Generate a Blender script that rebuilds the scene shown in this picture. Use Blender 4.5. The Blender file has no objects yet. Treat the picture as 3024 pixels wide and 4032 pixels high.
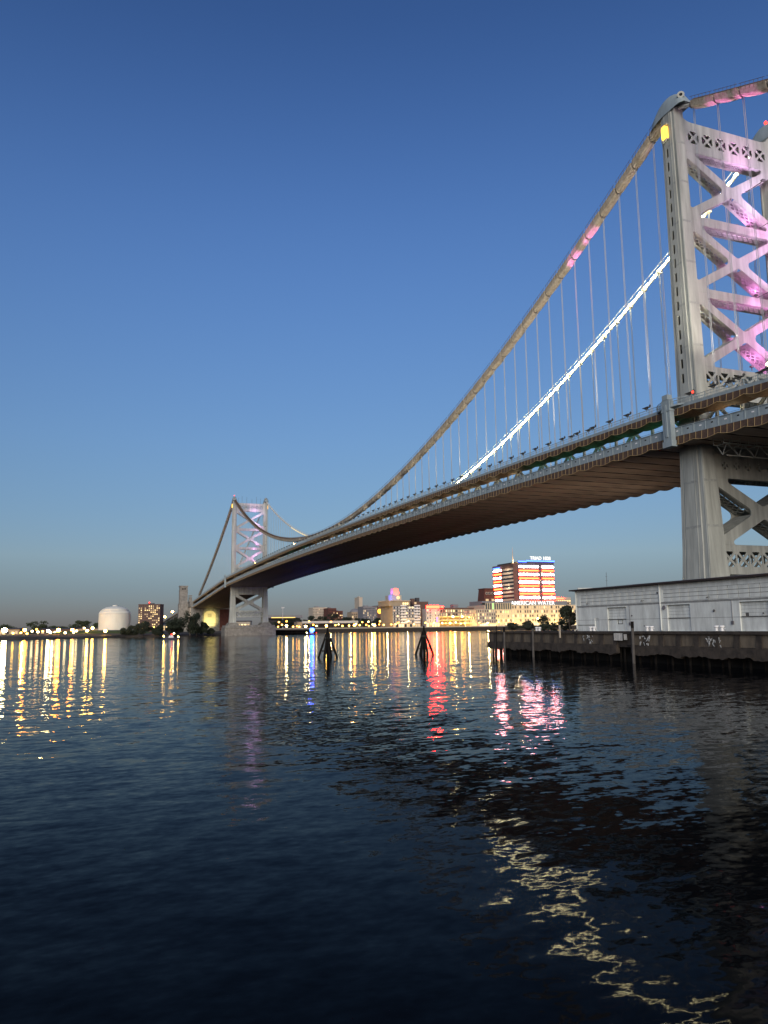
import bpy, math, random
from mathutils import Matrix, Vector, geometry
rnd = random.Random(7)
sc = bpy.context.scene
col = sc.collection
PI = math.pi

# ------------------------------------------------------------------ camera
YAW, PIT, ROL = math.radians(20.993), math.radians(8.508), math.radians(-0.727)
EYE = Vector((-118.573, 126.649, 5.533))
FW = Vector((math.cos(PIT)*math.cos(YAW), -math.cos(PIT)*math.sin(YAW), math.sin(PIT)))
RT = Vector((-math.sin(YAW), -math.cos(YAW), 0)); UP = RT.cross(FW)
R2 = RT*math.cos(ROL) + UP*math.sin(ROL); U2 = UP*math.cos(ROL) - RT*math.sin(ROL)
cam = bpy.data.objects.new('camera', bpy.data.cameras.new('camera')); col.objects.link(cam); sc.camera = cam
cam.matrix_world = Matrix(((R2.x, U2.x, -FW.x, EYE.x), (R2.y, U2.y, -FW.y, EYE.y), (R2.z, U2.z, -FW.z, EYE.z), (0, 0, 0, 1)))
cam.data.sensor_fit = 'HORIZONTAL'; cam.data.sensor_width = 36; cam.data.lens = 36.015
cam.data.clip_start = 0.5; cam.data.clip_end = 30000

# ------------------------------------------------------------------ sky, afterglow, exposure
SUN_ELEV = math.radians(6)
SUN_AZ = math.atan2(-FW.x, -FW.y) + math.radians(4)                    # the sun has gone down behind the viewer
w = bpy.data.worlds.new('World'); sc.world = w; w.use_nodes = True
nt = w.node_tree; bg = nt.nodes['Background']
sky = nt.nodes.new('ShaderNodeTexSky'); sky.sky_type = 'NISHITA'; sky.sun_disc = False
sky.sun_elevation = SUN_ELEV; sky.sun_rotation = SUN_AZ
sky.ozone_density = 4.6; sky.air_density = 1.0; sky.dust_density = 0.5
tint = nt.nodes.new('ShaderNodeMix'); tint.data_type = 'RGBA'; tint.blend_type = 'MULTIPLY'; tint.inputs[0].default_value = 1
tint.inputs[7].default_value = (2.20, 1.60, 1.93, 1)
# twilight haze: the same all round, by elevation only
geo = nt.nodes.new('ShaderNodeNewGeometry'); sep = nt.nodes.new('ShaderNodeSeparateXYZ'); ab = nt.nodes.new('ShaderNodeMath'); ab.operation = 'MULTIPLY'; ab.inputs[1].default_value = -1
ramp = nt.nodes.new('ShaderNodeValToRGB'); ramp.color_ramp.interpolation = 'B_SPLINE'
while len(ramp.color_ramp.elements) < 7: ramp.color_ramp.elements.new(0.5)
for e_, (p_, c_) in zip(ramp.color_ramp.elements, [(0.0, (0.58, 0.75, 0.98)), (0.05, (0.79, 0.83, 0.77)), (0.09, (1.28, 1.08, 0.80)), (0.233, (1.65, 1.34, 0.93)), (0.468, (1.70, 1.60, 1.33)), (0.66, (0.97, 1.05, 1.0)), (1.0, (0.66, 0.74, 0.74))]):
    e_.position = p_; e_.color = (*[q_/1.72 for q_ in c_], 1)
nt.links.new(geo.outputs['Incoming'], sep.inputs[0]); nt.links.new(sep.outputs[2], ab.inputs[0]); nt.links.new(ab.outputs[0], ramp.inputs[0])
tint2 = nt.nodes.new('ShaderNodeMix'); tint2.data_type = 'RGBA'; tint2.blend_type = 'MULTIPLY'; tint2.inputs[0].default_value = 1
nt.links.new(sky.outputs[0], tint.inputs[6]); nt.links.new(tint.outputs[2], tint2.inputs[6]); nt.links.new(ramp.outputs[0], tint2.inputs[7]); nt.links.new(tint2.outputs[2], bg.inputs[0])
bg.inputs[1].default_value = 0.15
sun = bpy.data.objects.new('afterglow_sun', bpy.data.lights.new('afterglow_sun', 'SUN')); col.objects.link(sun)
sun.data.energy = 2.4; sun.data.angle = math.radians(40); sun.data.color = (1.0, 0.93, 0.82)
sd = Vector((math.sin(SUN_AZ)*math.cos(math.radians(20)), math.cos(SUN_AZ)*math.cos(math.radians(20)), math.sin(math.radians(20))))
sun.rotation_euler = sd.to_track_quat('Z', 'Y').to_euler()
sc.view_settings.view_transform = 'Standard'; sc.view_settings.look = 'None'
sc.view_settings.exposure = 0.0; sc.view_settings.gamma = 1.0
sc.render.engine = 'CYCLES'
sc.cycles.use_denoising = True
sc.cycles.max_bounces = 6; sc.cycles.diffuse_bounces = 2; sc.cycles.glossy_bounces = 3; sc.cycles.transmission_bounces = 2
sc.cycles.caustics_reflective = False; sc.cycles.caustics_refractive = False
sc.cycles.sample_clamp_indirect = 12.0
sc.cycles.blur_glossy = 0.0

# ------------------------------------------------------------------ materials
MATS = {}
def mat(name, colr, rough=0.7, metal=0.0, var=0.0, vscale=1.0, col2=None, stretch=None, bump=0.0, spec=0.5):
    m = bpy.data.materials.new(name); m.use_nodes = True; n = m.node_tree; b = n.nodes['Principled BSDF']
    b.inputs['Roughness'].default_value = rough; b.inputs['Metallic'].default_value = metal
    b.inputs['Specular IOR Level'].default_value = spec
    if var or col2:
        tc = n.nodes.new('ShaderNodeTexCoord'); mp = n.nodes.new('ShaderNodeMapping')
        mp.inputs['Scale'].default_value = stretch or (1, 1, 1)
        nz = n.nodes.new('ShaderNodeTexNoise'); nz.inputs['Scale'].default_value = vscale; nz.inputs['Detail'].default_value = 6; nz.inputs['Roughness'].default_value = 0.65
        rp = n.nodes.new('ShaderNodeValToRGB'); c2 = col2 or tuple(c*(1-var) for c in colr)
        rp.color_ramp.elements[0].position = 0.36; rp.color_ramp.elements[1].position = 0.66
        rp.color_ramp.elements[0].color = (*c2, 1); rp.color_ramp.elements[1].color = (*colr, 1)
        n.links.new(tc.outputs['Object'], mp.inputs[0]); n.links.new(mp.outputs[0], nz.inputs['Vector'])
        n.links.new(nz.outputs['Fac'], rp.inputs[0]); n.links.new(rp.outputs[0], b.inputs['Base Color'])
        if bump:
            bp = n.nodes.new('ShaderNodeBump'); bp.inputs['Distance'].default_value = bump
            n.links.new(nz.outputs['Fac'], bp.inputs['Height']); n.links.new(bp.outputs[0], b.inputs['Normal'])
    else:
        b.inputs['Base Color'].default_value = (*colr, 1)
    MATS[name] = m; return m
def emit(name, colr, s):
    m = bpy.data.materials.new(name); m.use_nodes = True; b = m.node_tree.nodes['Principled BSDF']
    b.inputs['Base Color'].default_value = (0.02, 0.02, 0.02, 1)
    b.inputs['Emission Color'].default_value = (*colr, 1); b.inputs['Emission Strength'].default_value = s
    MATS[name] = m; return m

mat('steel_paint', (0.48, 0.50, 0.45), 0.6, var=0.38, vscale=0.7, stretch=(1, 1, 0.10))
mat('steel_splice', (0.38, 0.40, 0.37), 0.6, var=0.3, vscale=1.5)
mat('rope_steel', (0.36, 0.38, 0.40), 0.6)
mat('steel_blue', (0.33, 0.40, 0.42), 0.6, var=0.25, vscale=0.7, stretch=(1, 1, 0.3))
mat('steel_dark', (0.10, 0.10, 0.09), 0.7)
mat('tarp', (0.30, 0.215, 0.155), 0.6, col2=(0.15, 0.105, 0.075), vscale=0.25, stretch=(1, 0.35, 1))
mat('net', (0.11, 0.066, 0.042), 0.8, col2=(0.06, 0.036, 0.024), vscale=1.5)
mat('rope', (0.42, 0.30, 0.14), 0.8)
mat('wrap', (0.47, 0.42, 0.33), 0.75, col2=(0.29, 0.25, 0.185), vscale=1.2)
mat('wrap_top', (0.16, 0.10, 0.06), 0.85, col2=(0.09, 0.055, 0.035), vscale=2)
mat('cable_pale', (0.66, 0.66, 0.60), 0.55)
mat('granite', (0.30, 0.29, 0.26), 0.85, col2=(0.17, 0.16, 0.14), vscale=0.5, bump=0.1)
mat('granite_pale', (0.33, 0.31, 0.27), 0.85, col2=(0.19, 0.175, 0.15), vscale=0.4, bump=0.1)
mat('concrete_stained', (0.165, 0.135, 0.095), 0.9, col2=(0.075, 0.06, 0.045), vscale=0.9, stretch=(1, 1, 0.35), bump=0.05)
mat('concrete_dark', (0.065, 0.052, 0.04), 0.92, col2=(0.025, 0.02, 0.016), vscale=1.1, bump=0.05)
mat('timber_dark', (0.018, 0.016, 0.014), 0.9, col2=(0.008, 0.007, 0.006), vscale=3, stretch=(1, 1, 0.2), bump=0.04, spec=0.1)
mat('timber_grey', (0.12, 0.11, 0.10), 0.9, col2=(0.06, 0.055, 0.05), vscale=3, stretch=(1, 1, 0.2))
mat('warehouse_white', (0.78, 0.82, 0.775), 0.85, col2=(0.56, 0.585, 0.55), vscale=1.1, stretch=(1, 1, 0.22), bump=0.02)
mat('warehouse_line', (0.11, 0.11, 0.105), 0.9)
mat('roof_sheet', (0.17, 0.16, 0.17), 0.6, var=0.3, vscale=0.8)
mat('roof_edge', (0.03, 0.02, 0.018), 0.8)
mat('corrugated', (0.42, 0.42, 0.40), 0.7, var=0.3, vscale=2)
mat('white_paint', (0.85, 0.85, 0.83), 0.5)
mat('graffiti', (0.60, 0.60, 0.56), 0.8)
mat('black_void', (0.006, 0.006, 0.006), 0.9)
mat('bark', (0.05, 0.04, 0.03), 0.9)
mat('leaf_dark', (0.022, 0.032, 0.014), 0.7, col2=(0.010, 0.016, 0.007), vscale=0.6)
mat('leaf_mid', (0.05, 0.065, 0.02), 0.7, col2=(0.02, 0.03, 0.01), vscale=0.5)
mat('grass', (0.09, 0.12, 0.03), 0.9, col2=(0.04, 0.06, 0.015), vscale=0.2)
mat('earth', (0.07, 0.06, 0.045), 0.95, col2=(0.03, 0.026, 0.02), vscale=0.1)
mat('paving', (0.24, 0.22, 0.19), 0.9, var=0.3, vscale=0.1)
mat('asphalt', (0.05, 0.05, 0.05), 0.9)
mat('tank_white', (0.78, 0.78, 0.68), 0.6, var=0.14, vscale=0.15, stretch=(1, 1, 0.3))
mat('brick_brown', (0.17, 0.10, 0.075), 0.9, var=0.3, vscale=0.4)
mat('brick_red', (0.14, 0.05, 0.035), 0.9, var=0.3, vscale=0.4)
mat('wall_tan', (0.42, 0.33, 0.22), 0.85, var=0.15, vscale=0.2)
mat('wall_cream', (0.55, 0.47, 0.36), 0.85, var=0.12, vscale=0.2)
mat('wall_white', (0.55, 0.55, 0.54), 0.85, var=0.12, vscale=0.2)
mat('wall_grey', (0.24, 0.24, 0.25), 0.85, var=0.2, vscale=0.2)
mat('wall_dark', (0.075, 0.07, 0.075), 0.8, var=0.2, vscale=0.2)
mat('glass_dark', (0.03, 0.035, 0.045), 0.15)
mat('glass_teal', (0.06, 0.08, 0.09), 0.12)
mat('lamp_pole', (0.10, 0.10, 0.10), 0.6)
mat('boat_white', (0.6, 0.6, 0.6), 0.4)
mat('boat_dark', (0.05, 0.05, 0.07), 0.4)
for n_, c_, s_ in [('glow_white', (1, 0.76, 0.34), 80), ('glow_yellow', (1, 0.54, 0.10), 95), ('glow_orange', (1, 0.33, 0.04), 110),
                   ('dim_white', (1, 0.76, 0.34), 13), ('dim_yellow', (1, 0.52, 0.08), 16), ('dim_orange', (1, 0.34, 0.04), 18),
                   ('window_lit', (1, 0.72, 0.32), 2.2), ('window_lit_soft', (1, 0.70, 0.36), 0.9), ('window_green', (0.5, 1, 0.3), 1.4),
                   ('bar_red', (1, 0.018, 0.004), 55.0), ('bar_white', (1, 0.76, 0.76), 36.0), ('strip_blue', (0.035, 0.11, 1), 10.0),
                   ('sign_white', (1, 0.97, 0.92), 1.5), ('sign_red', (1, 0.005, 0.002), 150.0), ('beacon_red', (1, 0.03, 0.015), 6.0),
                   ('beacon_blue', (0.012, 0.08, 1), 75.0), ('beacon_green', (0.05, 1, 0.45), 6.0), ('lantern_amber', (1, 0.50, 0.05), 3.2),
                   ('cable_glow', (1, 0.86, 0.46), 115.0), ('cable_glow_soft', (1, 0.80, 0.40), 1.4), ('clock_face', (1, 0.8, 0.35), 1.6), ('lit_amber_band', (1, 0.62, 0.16), 2.4),
                   ('purple_window', (0.6, 0.25, 1), 2.0)]:
    emit(n_, c_, s_)

def water_material():
    m = bpy.data.materials.new('river_water'); m.use_nodes = True; n = m.node_tree; b = n.nodes['Principled BSDF']
    b.inputs['Base Color'].default_value = (0.003, 0.004, 0.005, 1); b.inputs['Roughness'].default_value = 0.048
    b.inputs['IOR'].default_value = 1.065
    tc = n.nodes.new('ShaderNodeTexCoord')
    total = None
    def vm(op, a, bb):
        x = n.nodes.new('ShaderNodeVectorMath'); x.operation = op
        n.links.new(a, x.inputs[0])
        if isinstance(bb, tuple): x.inputs[1].default_value = bb
        else: n.links.new(bb, x.inputs[1])
        return x.outputs[0]
    # wind ripples and longer swell: slopes, crests drawn out across the river
    for scale, amp, st, seed, det, side in [(0.20, 0.022, (1.0, 0.35, 1), 0.0, 1.0, 0.5), (0.9, 0.060, (1.0, 0.35, 1), 11.0, 1.0, 0.8), (2.2, 0.078, (1.0, 0.45, 1), 37.0, 1.0, 0.9), (5.2, 0.075, (1.0, 0.6, 1), 23.0, 2.0, 0.9)]:
        mp = n.nodes.new('ShaderNodeMapping'); mp.inputs['Rotation'].default_value = (0, 0, YAW + 0.10); mp.inputs['Scale'].default_value = st
        mp.inputs['Location'].default_value = (seed, seed*1.7, seed)
        nz = n.nodes.new('ShaderNodeTexNoise'); nz.inputs['Scale'].default_value = scale; nz.inputs['Detail'].default_value = det
        n.links.new(tc.outputs['Object'], mp.inputs[0]); n.links.new(mp.outputs[0], nz.inputs['Vector'])
        v = vm('SUBTRACT', nz.outputs['Color'], (0.5, 0.5, 0.5)); v = vm('MULTIPLY', v, (amp*2.0, amp*2.0*side, 0))
        total = v if total is None else vm('ADD', total, v)
    # calmer and rougher patches
    pz = n.nodes.new('ShaderNodeTexNoise'); pz.inputs['Scale'].default_value = 0.018; pz.inputs['Detail'].default_value = 3
    n.links.new(tc.outputs['Object'], pz.inputs['Vector'])
    mr = n.nodes.new('ShaderNodeMapRange'); mr.inputs[1].default_value = 0.35; mr.inputs[2].default_value = 0.65; mr.inputs[3].default_value = 0.6; mr.inputs[4].default_value = 1.15
    n.links.new(pz.outputs['Fac'], mr.inputs[0])
    sclv = n.nodes.new('ShaderNodeVectorMath'); sclv.operation = 'SCALE'; n.links.new(total, sclv.inputs[0]); n.links.new(mr.outputs[0], sclv.inputs['Scale'])
    up = vm('ADD', sclv.outputs[0], (0, 0, 1)); nn = n.nodes.new('ShaderNodeVectorMath'); nn.operation = 'NORMALIZE'; n.links.new(up, nn.inputs[0])
    n.links.new(nn.outputs[0], b.inputs['Normal'])
    MATS['river_water'] = m
water_material()

# ------------------------------------------------------------------ mesh helpers
class MB:
    def __init__(s): s.v = []; s.f = []; s.mi = []; s.cur = 0
    def add(s, vs, fs):
        o = len(s.v); s.v += [tuple(p) for p in vs]; s.f += [tuple(i+o for i in f) for f in fs]; s.mi += [s.cur]*len(fs); return s
    def box(s, x0, x1, y0, y1, z0, z1):
        return s.add([(x0,y0,z0),(x1,y0,z0),(x1,y1,z0),(x0,y1,z0),(x0,y0,z1),(x1,y0,z1),(x1,y1,z1),(x0,y1,z1)],
                     [(0,3,2,1),(4,5,6,7),(0,1,5,4),(1,2,6,5),(2,3,7,6),(3,0,4,7)])
    def bar(s, p0, p1, w_, h_, up=(0,0,1)):
        p0 = Vector(p0); p1 = Vector(p1); d = (p1-p0).normalized(); u = Vector(up)
        if abs(d.dot(u)) > 0.98: u = Vector((1,0,0))
        a = d.cross(u).normalized(); b_ = a.cross(d).normalized(); a *= w_/2; b_ *= h_/2
        vs = [p+q for p in (p0,p1) for q in (-a-b_, a-b_, a+b_, -a+b_)]
        return s.add(vs, [(0,3,2,1),(4,5,6,7),(0,1,5,4),(1,2,6,5),(2,3,7,6),(3,0,4,7)])
    def tube(s, pts, r, n=6, caps=True, rs=None):
        pts = [Vector(p) for p in pts]; rings = []
        for i, p in enumerate(pts):
            d = (pts[min(i+1,len(pts)-1)]-pts[max(i-1,0)]).normalized(); u = Vector((0,0,1)) if abs(d.z) < 0.95 else Vector((1,0,0))
            a = d.cross(u).normalized(); b_ = a.cross(d); rr = rs[i] if rs else r
            rings.append([p + a*rr*math.cos(2*PI*k/n) + b_*rr*math.sin(2*PI*k/n) for k in range(n)])
        vs = [q for g in rings for q in g]; fs = []
        for i in range(len(rings)-1):
            for k in range(n): fs.append((i*n+k, i*n+(k+1)%n, (i+1)*n+(k+1)%n, (i+1)*n+k))
        if caps: fs += [tuple(range(n))[::-1], tuple((len(rings)-1)*n+k for k in range(n))]
        return s.add(vs, fs)
    def lathe(s, c, prof, n=16):
        vs = []; fs = []
        for (r, z) in prof: vs += [(c[0]+r*math.cos(2*PI*k/n), c[1]+r*math.sin(2*PI*k/n), c[2]+z) for k in range(n)]
        for i in range(len(prof)-1):
            for k in range(n): fs.append((i*n+k, i*n+(k+1)%n, (i+1)*n+(k+1)%n, (i+1)*n+k))
        fs += [tuple(range(n))[::-1], tuple((len(prof)-1)*n+k for k in range(n))]
        return s.add(vs, fs)
    def prism(s, poly, fn0, fn1, holes=()):
        """flat plate with holes: 2-D loops, fn0/fn1 map (a,b) to the two faces"""
        loops = [list(poly)] + [list(h) for h in holes]
        tris = geometry.tessellate_polygon([[Vector((a, b, 0)) for a, b in l] for l in loops])
        flat = [p for l in loops for p in l]; n = len(flat)
        vs = [fn0(*p) for p in flat] + [fn1(*p) for p in flat]
        fs = [tuple(t) for t in tris] + [tuple(i+n for i in t[::-1]) for t in tris]; o = 0
        for l in loops:
            k = len(l); fs += [(o+i, o+(i+1)%k, n+o+(i+1)%k, n+o+i) for i in range(k)]; o += k
        return s.add(vs, fs)
    def sheet(s, fn, nu, nv):
        vs = [fn(i/nu, j/nv) for j in range(nv+1) for i in range(nu+1)]
        return s.add(vs, [(j*(nu+1)+i, j*(nu+1)+i+1, (j+1)*(nu+1)+i+1, (j+1)*(nu+1)+i) for j in range(nv) for i in range(nu)])
    def mesh(s, name, mats, smooth=False):
        me = bpy.data.meshes.new(name); me.from_pydata(s.v, [], s.f)
        for m_ in (mats if isinstance(mats, (list, tuple)) else [mats]): me.materials.append(MATS[m_])
        if any(s.mi): me.polygons.foreach_set('material_index', s.mi)
        if smooth: me.polygons.foreach_set('use_smooth', [True]*len(me.polygons))
        me.update(); return me
    def build(s, name, mats, parent=None, smooth=False, loc=None, recalc=False):
        me = s.mesh(name, mats, smooth)
        if recalc:
            import bmesh
            bm = bmesh.new(); bm.from_mesh(me); bmesh.ops.recalc_face_normals(bm, faces=bm.faces); bm.to_mesh(me); bm.free()
        return link(name, me, parent, loc)
def link(name, data, parent=None, loc=None, rot=None, scale=None):
    o = bpy.data.objects.new(name, data); col.objects.link(o)
    if parent: o.parent = parent
    if loc: o.location = loc
    if rot: o.rotation_euler = rot
    if scale: o.scale = scale
    return o
def tag(o, label, cat, group=None):
    o['label'] = label; o['category'] = cat
    if group: o['group'] = group
    return o
def thing(name, label, cat, loc=(0,0,0), group=None, rz=0):
    return tag(link(name, None, None, loc, (0,0,rz)), label, cat, group)
def nth(n):
    ones = ['', 'first', 'second', 'third', 'fourth', 'fifth', 'sixth', 'seventh', 'eighth', 'ninth', 'tenth', 'eleventh', 'twelfth', 'thirteenth', 'fourteenth', 'fifteenth', 'sixteenth', 'seventeenth', 'eighteenth', 'nineteenth']
    if n < 20: return ones[n]
    t = ['', '', 'twenty', 'thirty', 'forty', 'fifty', 'sixty'][n//10]
    return t[:-1]+'ieth' if n % 10 == 0 else t+'-'+ones[n % 10]
def struct(o): o['kind'] = 'structure'; return o
def stuff(o): o['kind'] = 'stuff'; return o
def copy_tree(o, parent=None):
    c = o.copy(); col.objects.link(c); c.parent = parent
    for ch in [x for x in o.children]: copy_tree(ch, c)
    return c
def lamp(name, kind, loc, power, colr, parent, aim=None, size=0.4, angle=70, blend=0.6):
    l = bpy.data.lights.new(name, kind); l.energy = power; l.color = colr; l.shadow_soft_size = size
    if kind == 'SPOT': l.spot_size = math.radians(angle); l.spot_blend = blend
    o = link(name, l, parent, loc)
    if aim is not None: o.rotation_euler = (Vector(loc)-Vector(aim)).to_track_quat('Z', 'Y').to_euler()
    return o
def site(lat, dep):                                   # plan grid of the far bank: right and forward of the river stairs
    return (EYE.x + dep*math.cos(YAW) - lat*math.sin(YAW), EYE.y - dep*math.sin(YAW) - lat*math.cos(YAW))
def rounded(pts, r, n=5):
    out = []; m_ = len(pts)
    for i in range(m_):
        p = Vector(pts[i]); a = Vector(pts[i-1]); b_ = Vector(pts[(i+1) % m_]); rr = r[i] if isinstance(r, (list, tuple)) else r
        da = (a-p); db = (b_-p); la = da.length; lb = db.length; da /= la; db /= lb
        half = math.acos(max(-1, min(1, da.dot(db))))/2
        t = min(rr/math.tan(half), la*0.48, lb*0.48); rr2 = t*math.tan(half)
        c = p + (da+db).normalized()*(rr2/math.sin(half)); s0 = p+da*t-c; s1 = p+db*t-c
        a0 = math.atan2(s0.y, s0.x); a1 = math.atan2(s1.y, s1.x); d = (a1-a0+PI) % (2*PI) - PI
        out += [(c.x+rr2*math.cos(a0+d*k/n), c.y+rr2*math.sin(a0+d*k/n)) for k in range(n+1)]
    return out
def lerp_tab(tab, z):
    for (z0, a), (z1, b_) in zip(tab, tab[1:]):
        if z <= z1 or (z1, b_) == tab[-1]:
            t = max(0, min(1, (z-z0)/(z1-z0))); return a+(b_-a)*t

# ------------------------------------------------------------------ the setting: river and banks
SPAN = 533.4; PNL = SPAN/86
struct(MB().add([(-3000,-14000,0),(22000,-14000,0),(22000,14000,0),(-3000,14000,0)], [(0,1,2,3)]).build('water', 'river_water'))
shore = [(-900,520),(-500,505),(-300,505),(-247,520),(-231,545),(-212,585),(-205,610),(-172,612),(-155,640),(-146,655),(-130,690),(-95,760)]
def bank():
    b = MB(); A = [site(*p) for p in shore]; n = len(A); rows = []
    for k, (d, z) in enumerate([(0,-0.6),(3,0.6),(9,1.7),(40,2.2),(75,3.2)]):
        rows.append([(*site(l+ (0 if i else 0), dp+d), z + (0.35*math.sin(i*2.1+k) if k in (2,3) else 0)) for i, (l, dp) in enumerate(shore)])
    rows.append([(9000, y, 3.2) for y in [5000-450*i for i in range(n)]])
    vs = [p for r in rows for p in r]; fs = [(r*n+i, r*n+i+1, (r+1)*n+i+1, (r+1)*n+i) for r in range(len(rows)-1) for i in range(n-1)]
    return struct(b.add(vs, fs).build('riverbank', 'earth'))
bank()
struct(MB().box(722, 9000, -9000, -20, -2, 4.3).build('ground', 'paving'))
berm = MB().lathe((0,0,0), [(46,0),(42,2.2),(34,4.2),(24,4.6),(0.5,4.7)], 28).build('grass_mound', 'grass', smooth=True, loc=(*site(-246, 672), 1.2)); struct(berm)

# ------------------------------------------------------------------ suspension bridge: towers
LX = [(0,4.6),(10,4.3),(15,3.75),(38,3.05),(51,2.75),(88,2.25),(114,1.95)]
WY = [(0,2.9),(12,2.7),(20,2.25),(37,1.85),(51,1.55),(114,1.4)]
YC = 13.65
def make_tower(label):
    T = thing('bridge_tower', label, 'bridge tower', group='steel towers of the suspension bridge')
    zs = [9.6, 12, 15, 20, 28, 38, 51, 60, 72, 88, 100, 114]
    for sy in (1, -1):
        b = MB(); secs = []
        # stepped plan: middle cells stand proud of the corners
        for z in zs:
            lx = lerp_tab(LX, z); wy = lerp_tab(WY, z); st = 0.22
            secs.append([(-lx,-wy+st),(-lx*0.62,-wy+st),(-lx*0.60,-wy),(lx*0.60,-wy),(lx*0.62,-wy+st),(lx,-wy+st),
                         (lx,wy-st),(lx*0.62,wy-st),(lx*0.60,wy),(lx*0.60,wy-0.01),(-lx*0.60,wy-0.01),(-lx*0.60,wy),(-lx*0.62,wy-st),(-lx,wy-st)])
        ring = [0,1,2,3,4,5,6,7,8,11,12,13]
        vs = []; fs = []; n = len(ring)
        for z, s_ in zip(zs, secs): vs += [(s_[i][0], sy*YC+sy*s_[i][1], z) for i in ring]
        for r in range(len(zs)-1):
            for k in range(n):
                if k == 8: continue                      # the outer middle plate is a plate with slots, below
                fs.append((r*n+k, r*n+(k+1)%n, (r+1)*n+(k+1)%n, (r+1)*n+k))
        fs.append(tuple((len(zs)-1)*n+k for k in range(n)))
        b.add(vs, fs)
        holes = []
        z = 54.0
        while z < 107:
            holes.append([(0.16,z),(0.37,z-0.15),(0.58,z),(0.58,z+1.75),(0.37,z+1.9),(0.16,z+1.75)]); z += 3.12
        f0 = lambda a, z, q=0: (a*lerp_tab(LX, z)*0.60, sy*(YC+lerp_tab(WY, z)-q), z)
        outer = [(-1, zz) for zz in zs] + [(1, zz) for zz in zs[::-1]]
        b.prism(outer, f0, lambda a, z: f0(a, z, 0.12), holes)
        leg = b.build('leg', 'steel_paint', T, recalc=True)
        # rib strips down the outer face
        rb = MB()
        for a in (-0.92, -0.30, 0.78):
            for z0, z1 in zip(zs, zs[1:]):
                wq = 0.0 if abs(a) < 0.61 else 0.22
                p = [Vector((a*lerp_tab(LX, q), sy*(YC+lerp_tab(WY, q)-wq+0.02), q)) for q in (z0, z1)]
                rb.bar(p[0], p[1], 0.14, 0.10, up=(0, sy, 0))
        rb.build('rib', 'steel_paint', leg)
        # splice bands where the leg sections join
        for zz in (24, 33, 45, 61, 70, 79, 88, 97, 106):
            lx = lerp_tab(LX, zz); wy = lerp_tab(WY, zz)
            MB().box(-lx*0.60, lx*0.14 if 53 < zz < 107 else lx*0.60, sy*(YC+wy)-0.03, sy*(YC+wy)+0.03, zz, zz+0.45).build('splice_plate', 'steel_splice', leg)
            MB().box(-lx-0.03, -lx+0.05, sy*YC-wy+0.3, sy*YC+wy-0.3, zz, zz+0.45).build('splice_plate', 'steel_splice', leg)
        # saddle housing: a rounded hood drawn out along the cable
        hb = MB(); prof = []
        for i in range(11):
            t = i/10; x = 5.4-10.2*t; hh = 0.25+ (4.1*math.sin(PI*min(1, t*1.02))**0.55 if 0 < t < 1 else 0); prof.append((x, hh, 114.0 - (0 if t > 0.35 else (0.35-t)*3.0)))
        n2 = 9; vs = []; fs = []
        for x, hh, zb in prof:
            for k in range(n2):
                a = PI*k/(n2-1); vs.append((x, sy*YC-1.55*math.cos(a)*(0.55+0.45*min(1, hh/2)), zb-0.3+hh*math.sin(a)**0.7))
        for i in range(10):
            for k in range(n2-1): fs.append((i*n2+k, i*n2+k+1, (i+1)*n2+k+1, (i+1)*n2+k))
        fs += [tuple(range(n2)), tuple(10*n2+k for k in range(n2))]
        hood = hb.add(vs, fs).build('saddle_hood', 'steel_blue', T, smooth=True, recalc=True)
        eb = MB(); c = Vector((-3.2, sy*YC+0.3, 115.6)); d = Vector((-0.75, 0.6, -0.05)).normalized()
        eb.tube([c, c+d*1.2], 0.75, 14); eb.build('port_ring', 'steel_paint', hood)
        MB().tube([c+d*1.15, c+d*1.24], 0.34, 10).build('port_glass', 'black_void', hood)
        # amber lantern below the hood
        lb = MB(); x0, z0 = 0.55, 109.6
        poly = rounded([(x0-0.75,z0-1.5),(x0+0.45,z0-1.75),(x0+0.8,z0-0.9),(x0+0.8,z0+1.2),(x0,z0+1.7),(x0-0.75,z0+1.0)], 0.15, 2)
        lb.prism(poly, lambda a, z: (a, sy*(YC+1.42), z), lambda a, z: (a, sy*(YC+1.95), z))
        ln = lb.build('lantern', 'lantern_amber', T, recalc=True)
        fb = MB()
        for a in (-0.75, 0.0, 0.8): fb.box(x0+a-0.05, x0+a+0.05, sy*(YC+1.97)-0.04, sy*(YC+1.97)+0.04, z0-1.6, z0+1.4)
        fb.box(x0-0.9, x0+0.95, sy*(YC+1.7)-0.35, sy*(YC+1.7)+0.35, z0+1.5, z0+1.75); fb.box(x0-0.8, x0+0.85, sy*(YC+1.7)-0.3, sy*(YC+1.7)+0.3, z0-2.0, z0-1.75)
        fb.build('lantern_frame', 'steel_paint', ln)
        MB().lathe((0, sy*YC, 118.2), [(0.1,0),(0.32,0.1),(0.34,0.5),(0.2,0.75)], 8).build('beacon', 'beacon_red', T)
    W = 12.35
    def faces(b, outer, holes, inset=0.7, th=0.18):
        for sx in (-1, 1):
            b.prism(outer, lambda a, z: (sx*(lerp_tab(LX, z)-inset), a, z), lambda a, z: (sx*(lerp_tab(LX, z)-inset-th), a, z), holes)
    def lacing(b, p, q, solid=False):
        (a0, z0), (a1, z1) = p, q; L = math.hypot(a1-a0, z1-z0); nx = max(3, round(L/1.45)); X = lambda z: lerp_tab(LX, z)-0.9
        P = lambda t, s_: Vector((s_*X(z0+(z1-z0)*t), a0+(a1-a0)*t, z0+(z1-z0)*t))
        nrm = Vector((0, -(z1-z0), a1-a0)).normalized()
        if solid:
            b.add([P(0,-0.98)+nrm*0.03, P(1,-0.98)+nrm*0.03, P(1,0.98)+nrm*0.03, P(0,0.98)+nrm*0.03], [(0,1,2,3)]); return  # solid cover added on top faces so the lacing gaps below look dark
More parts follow.
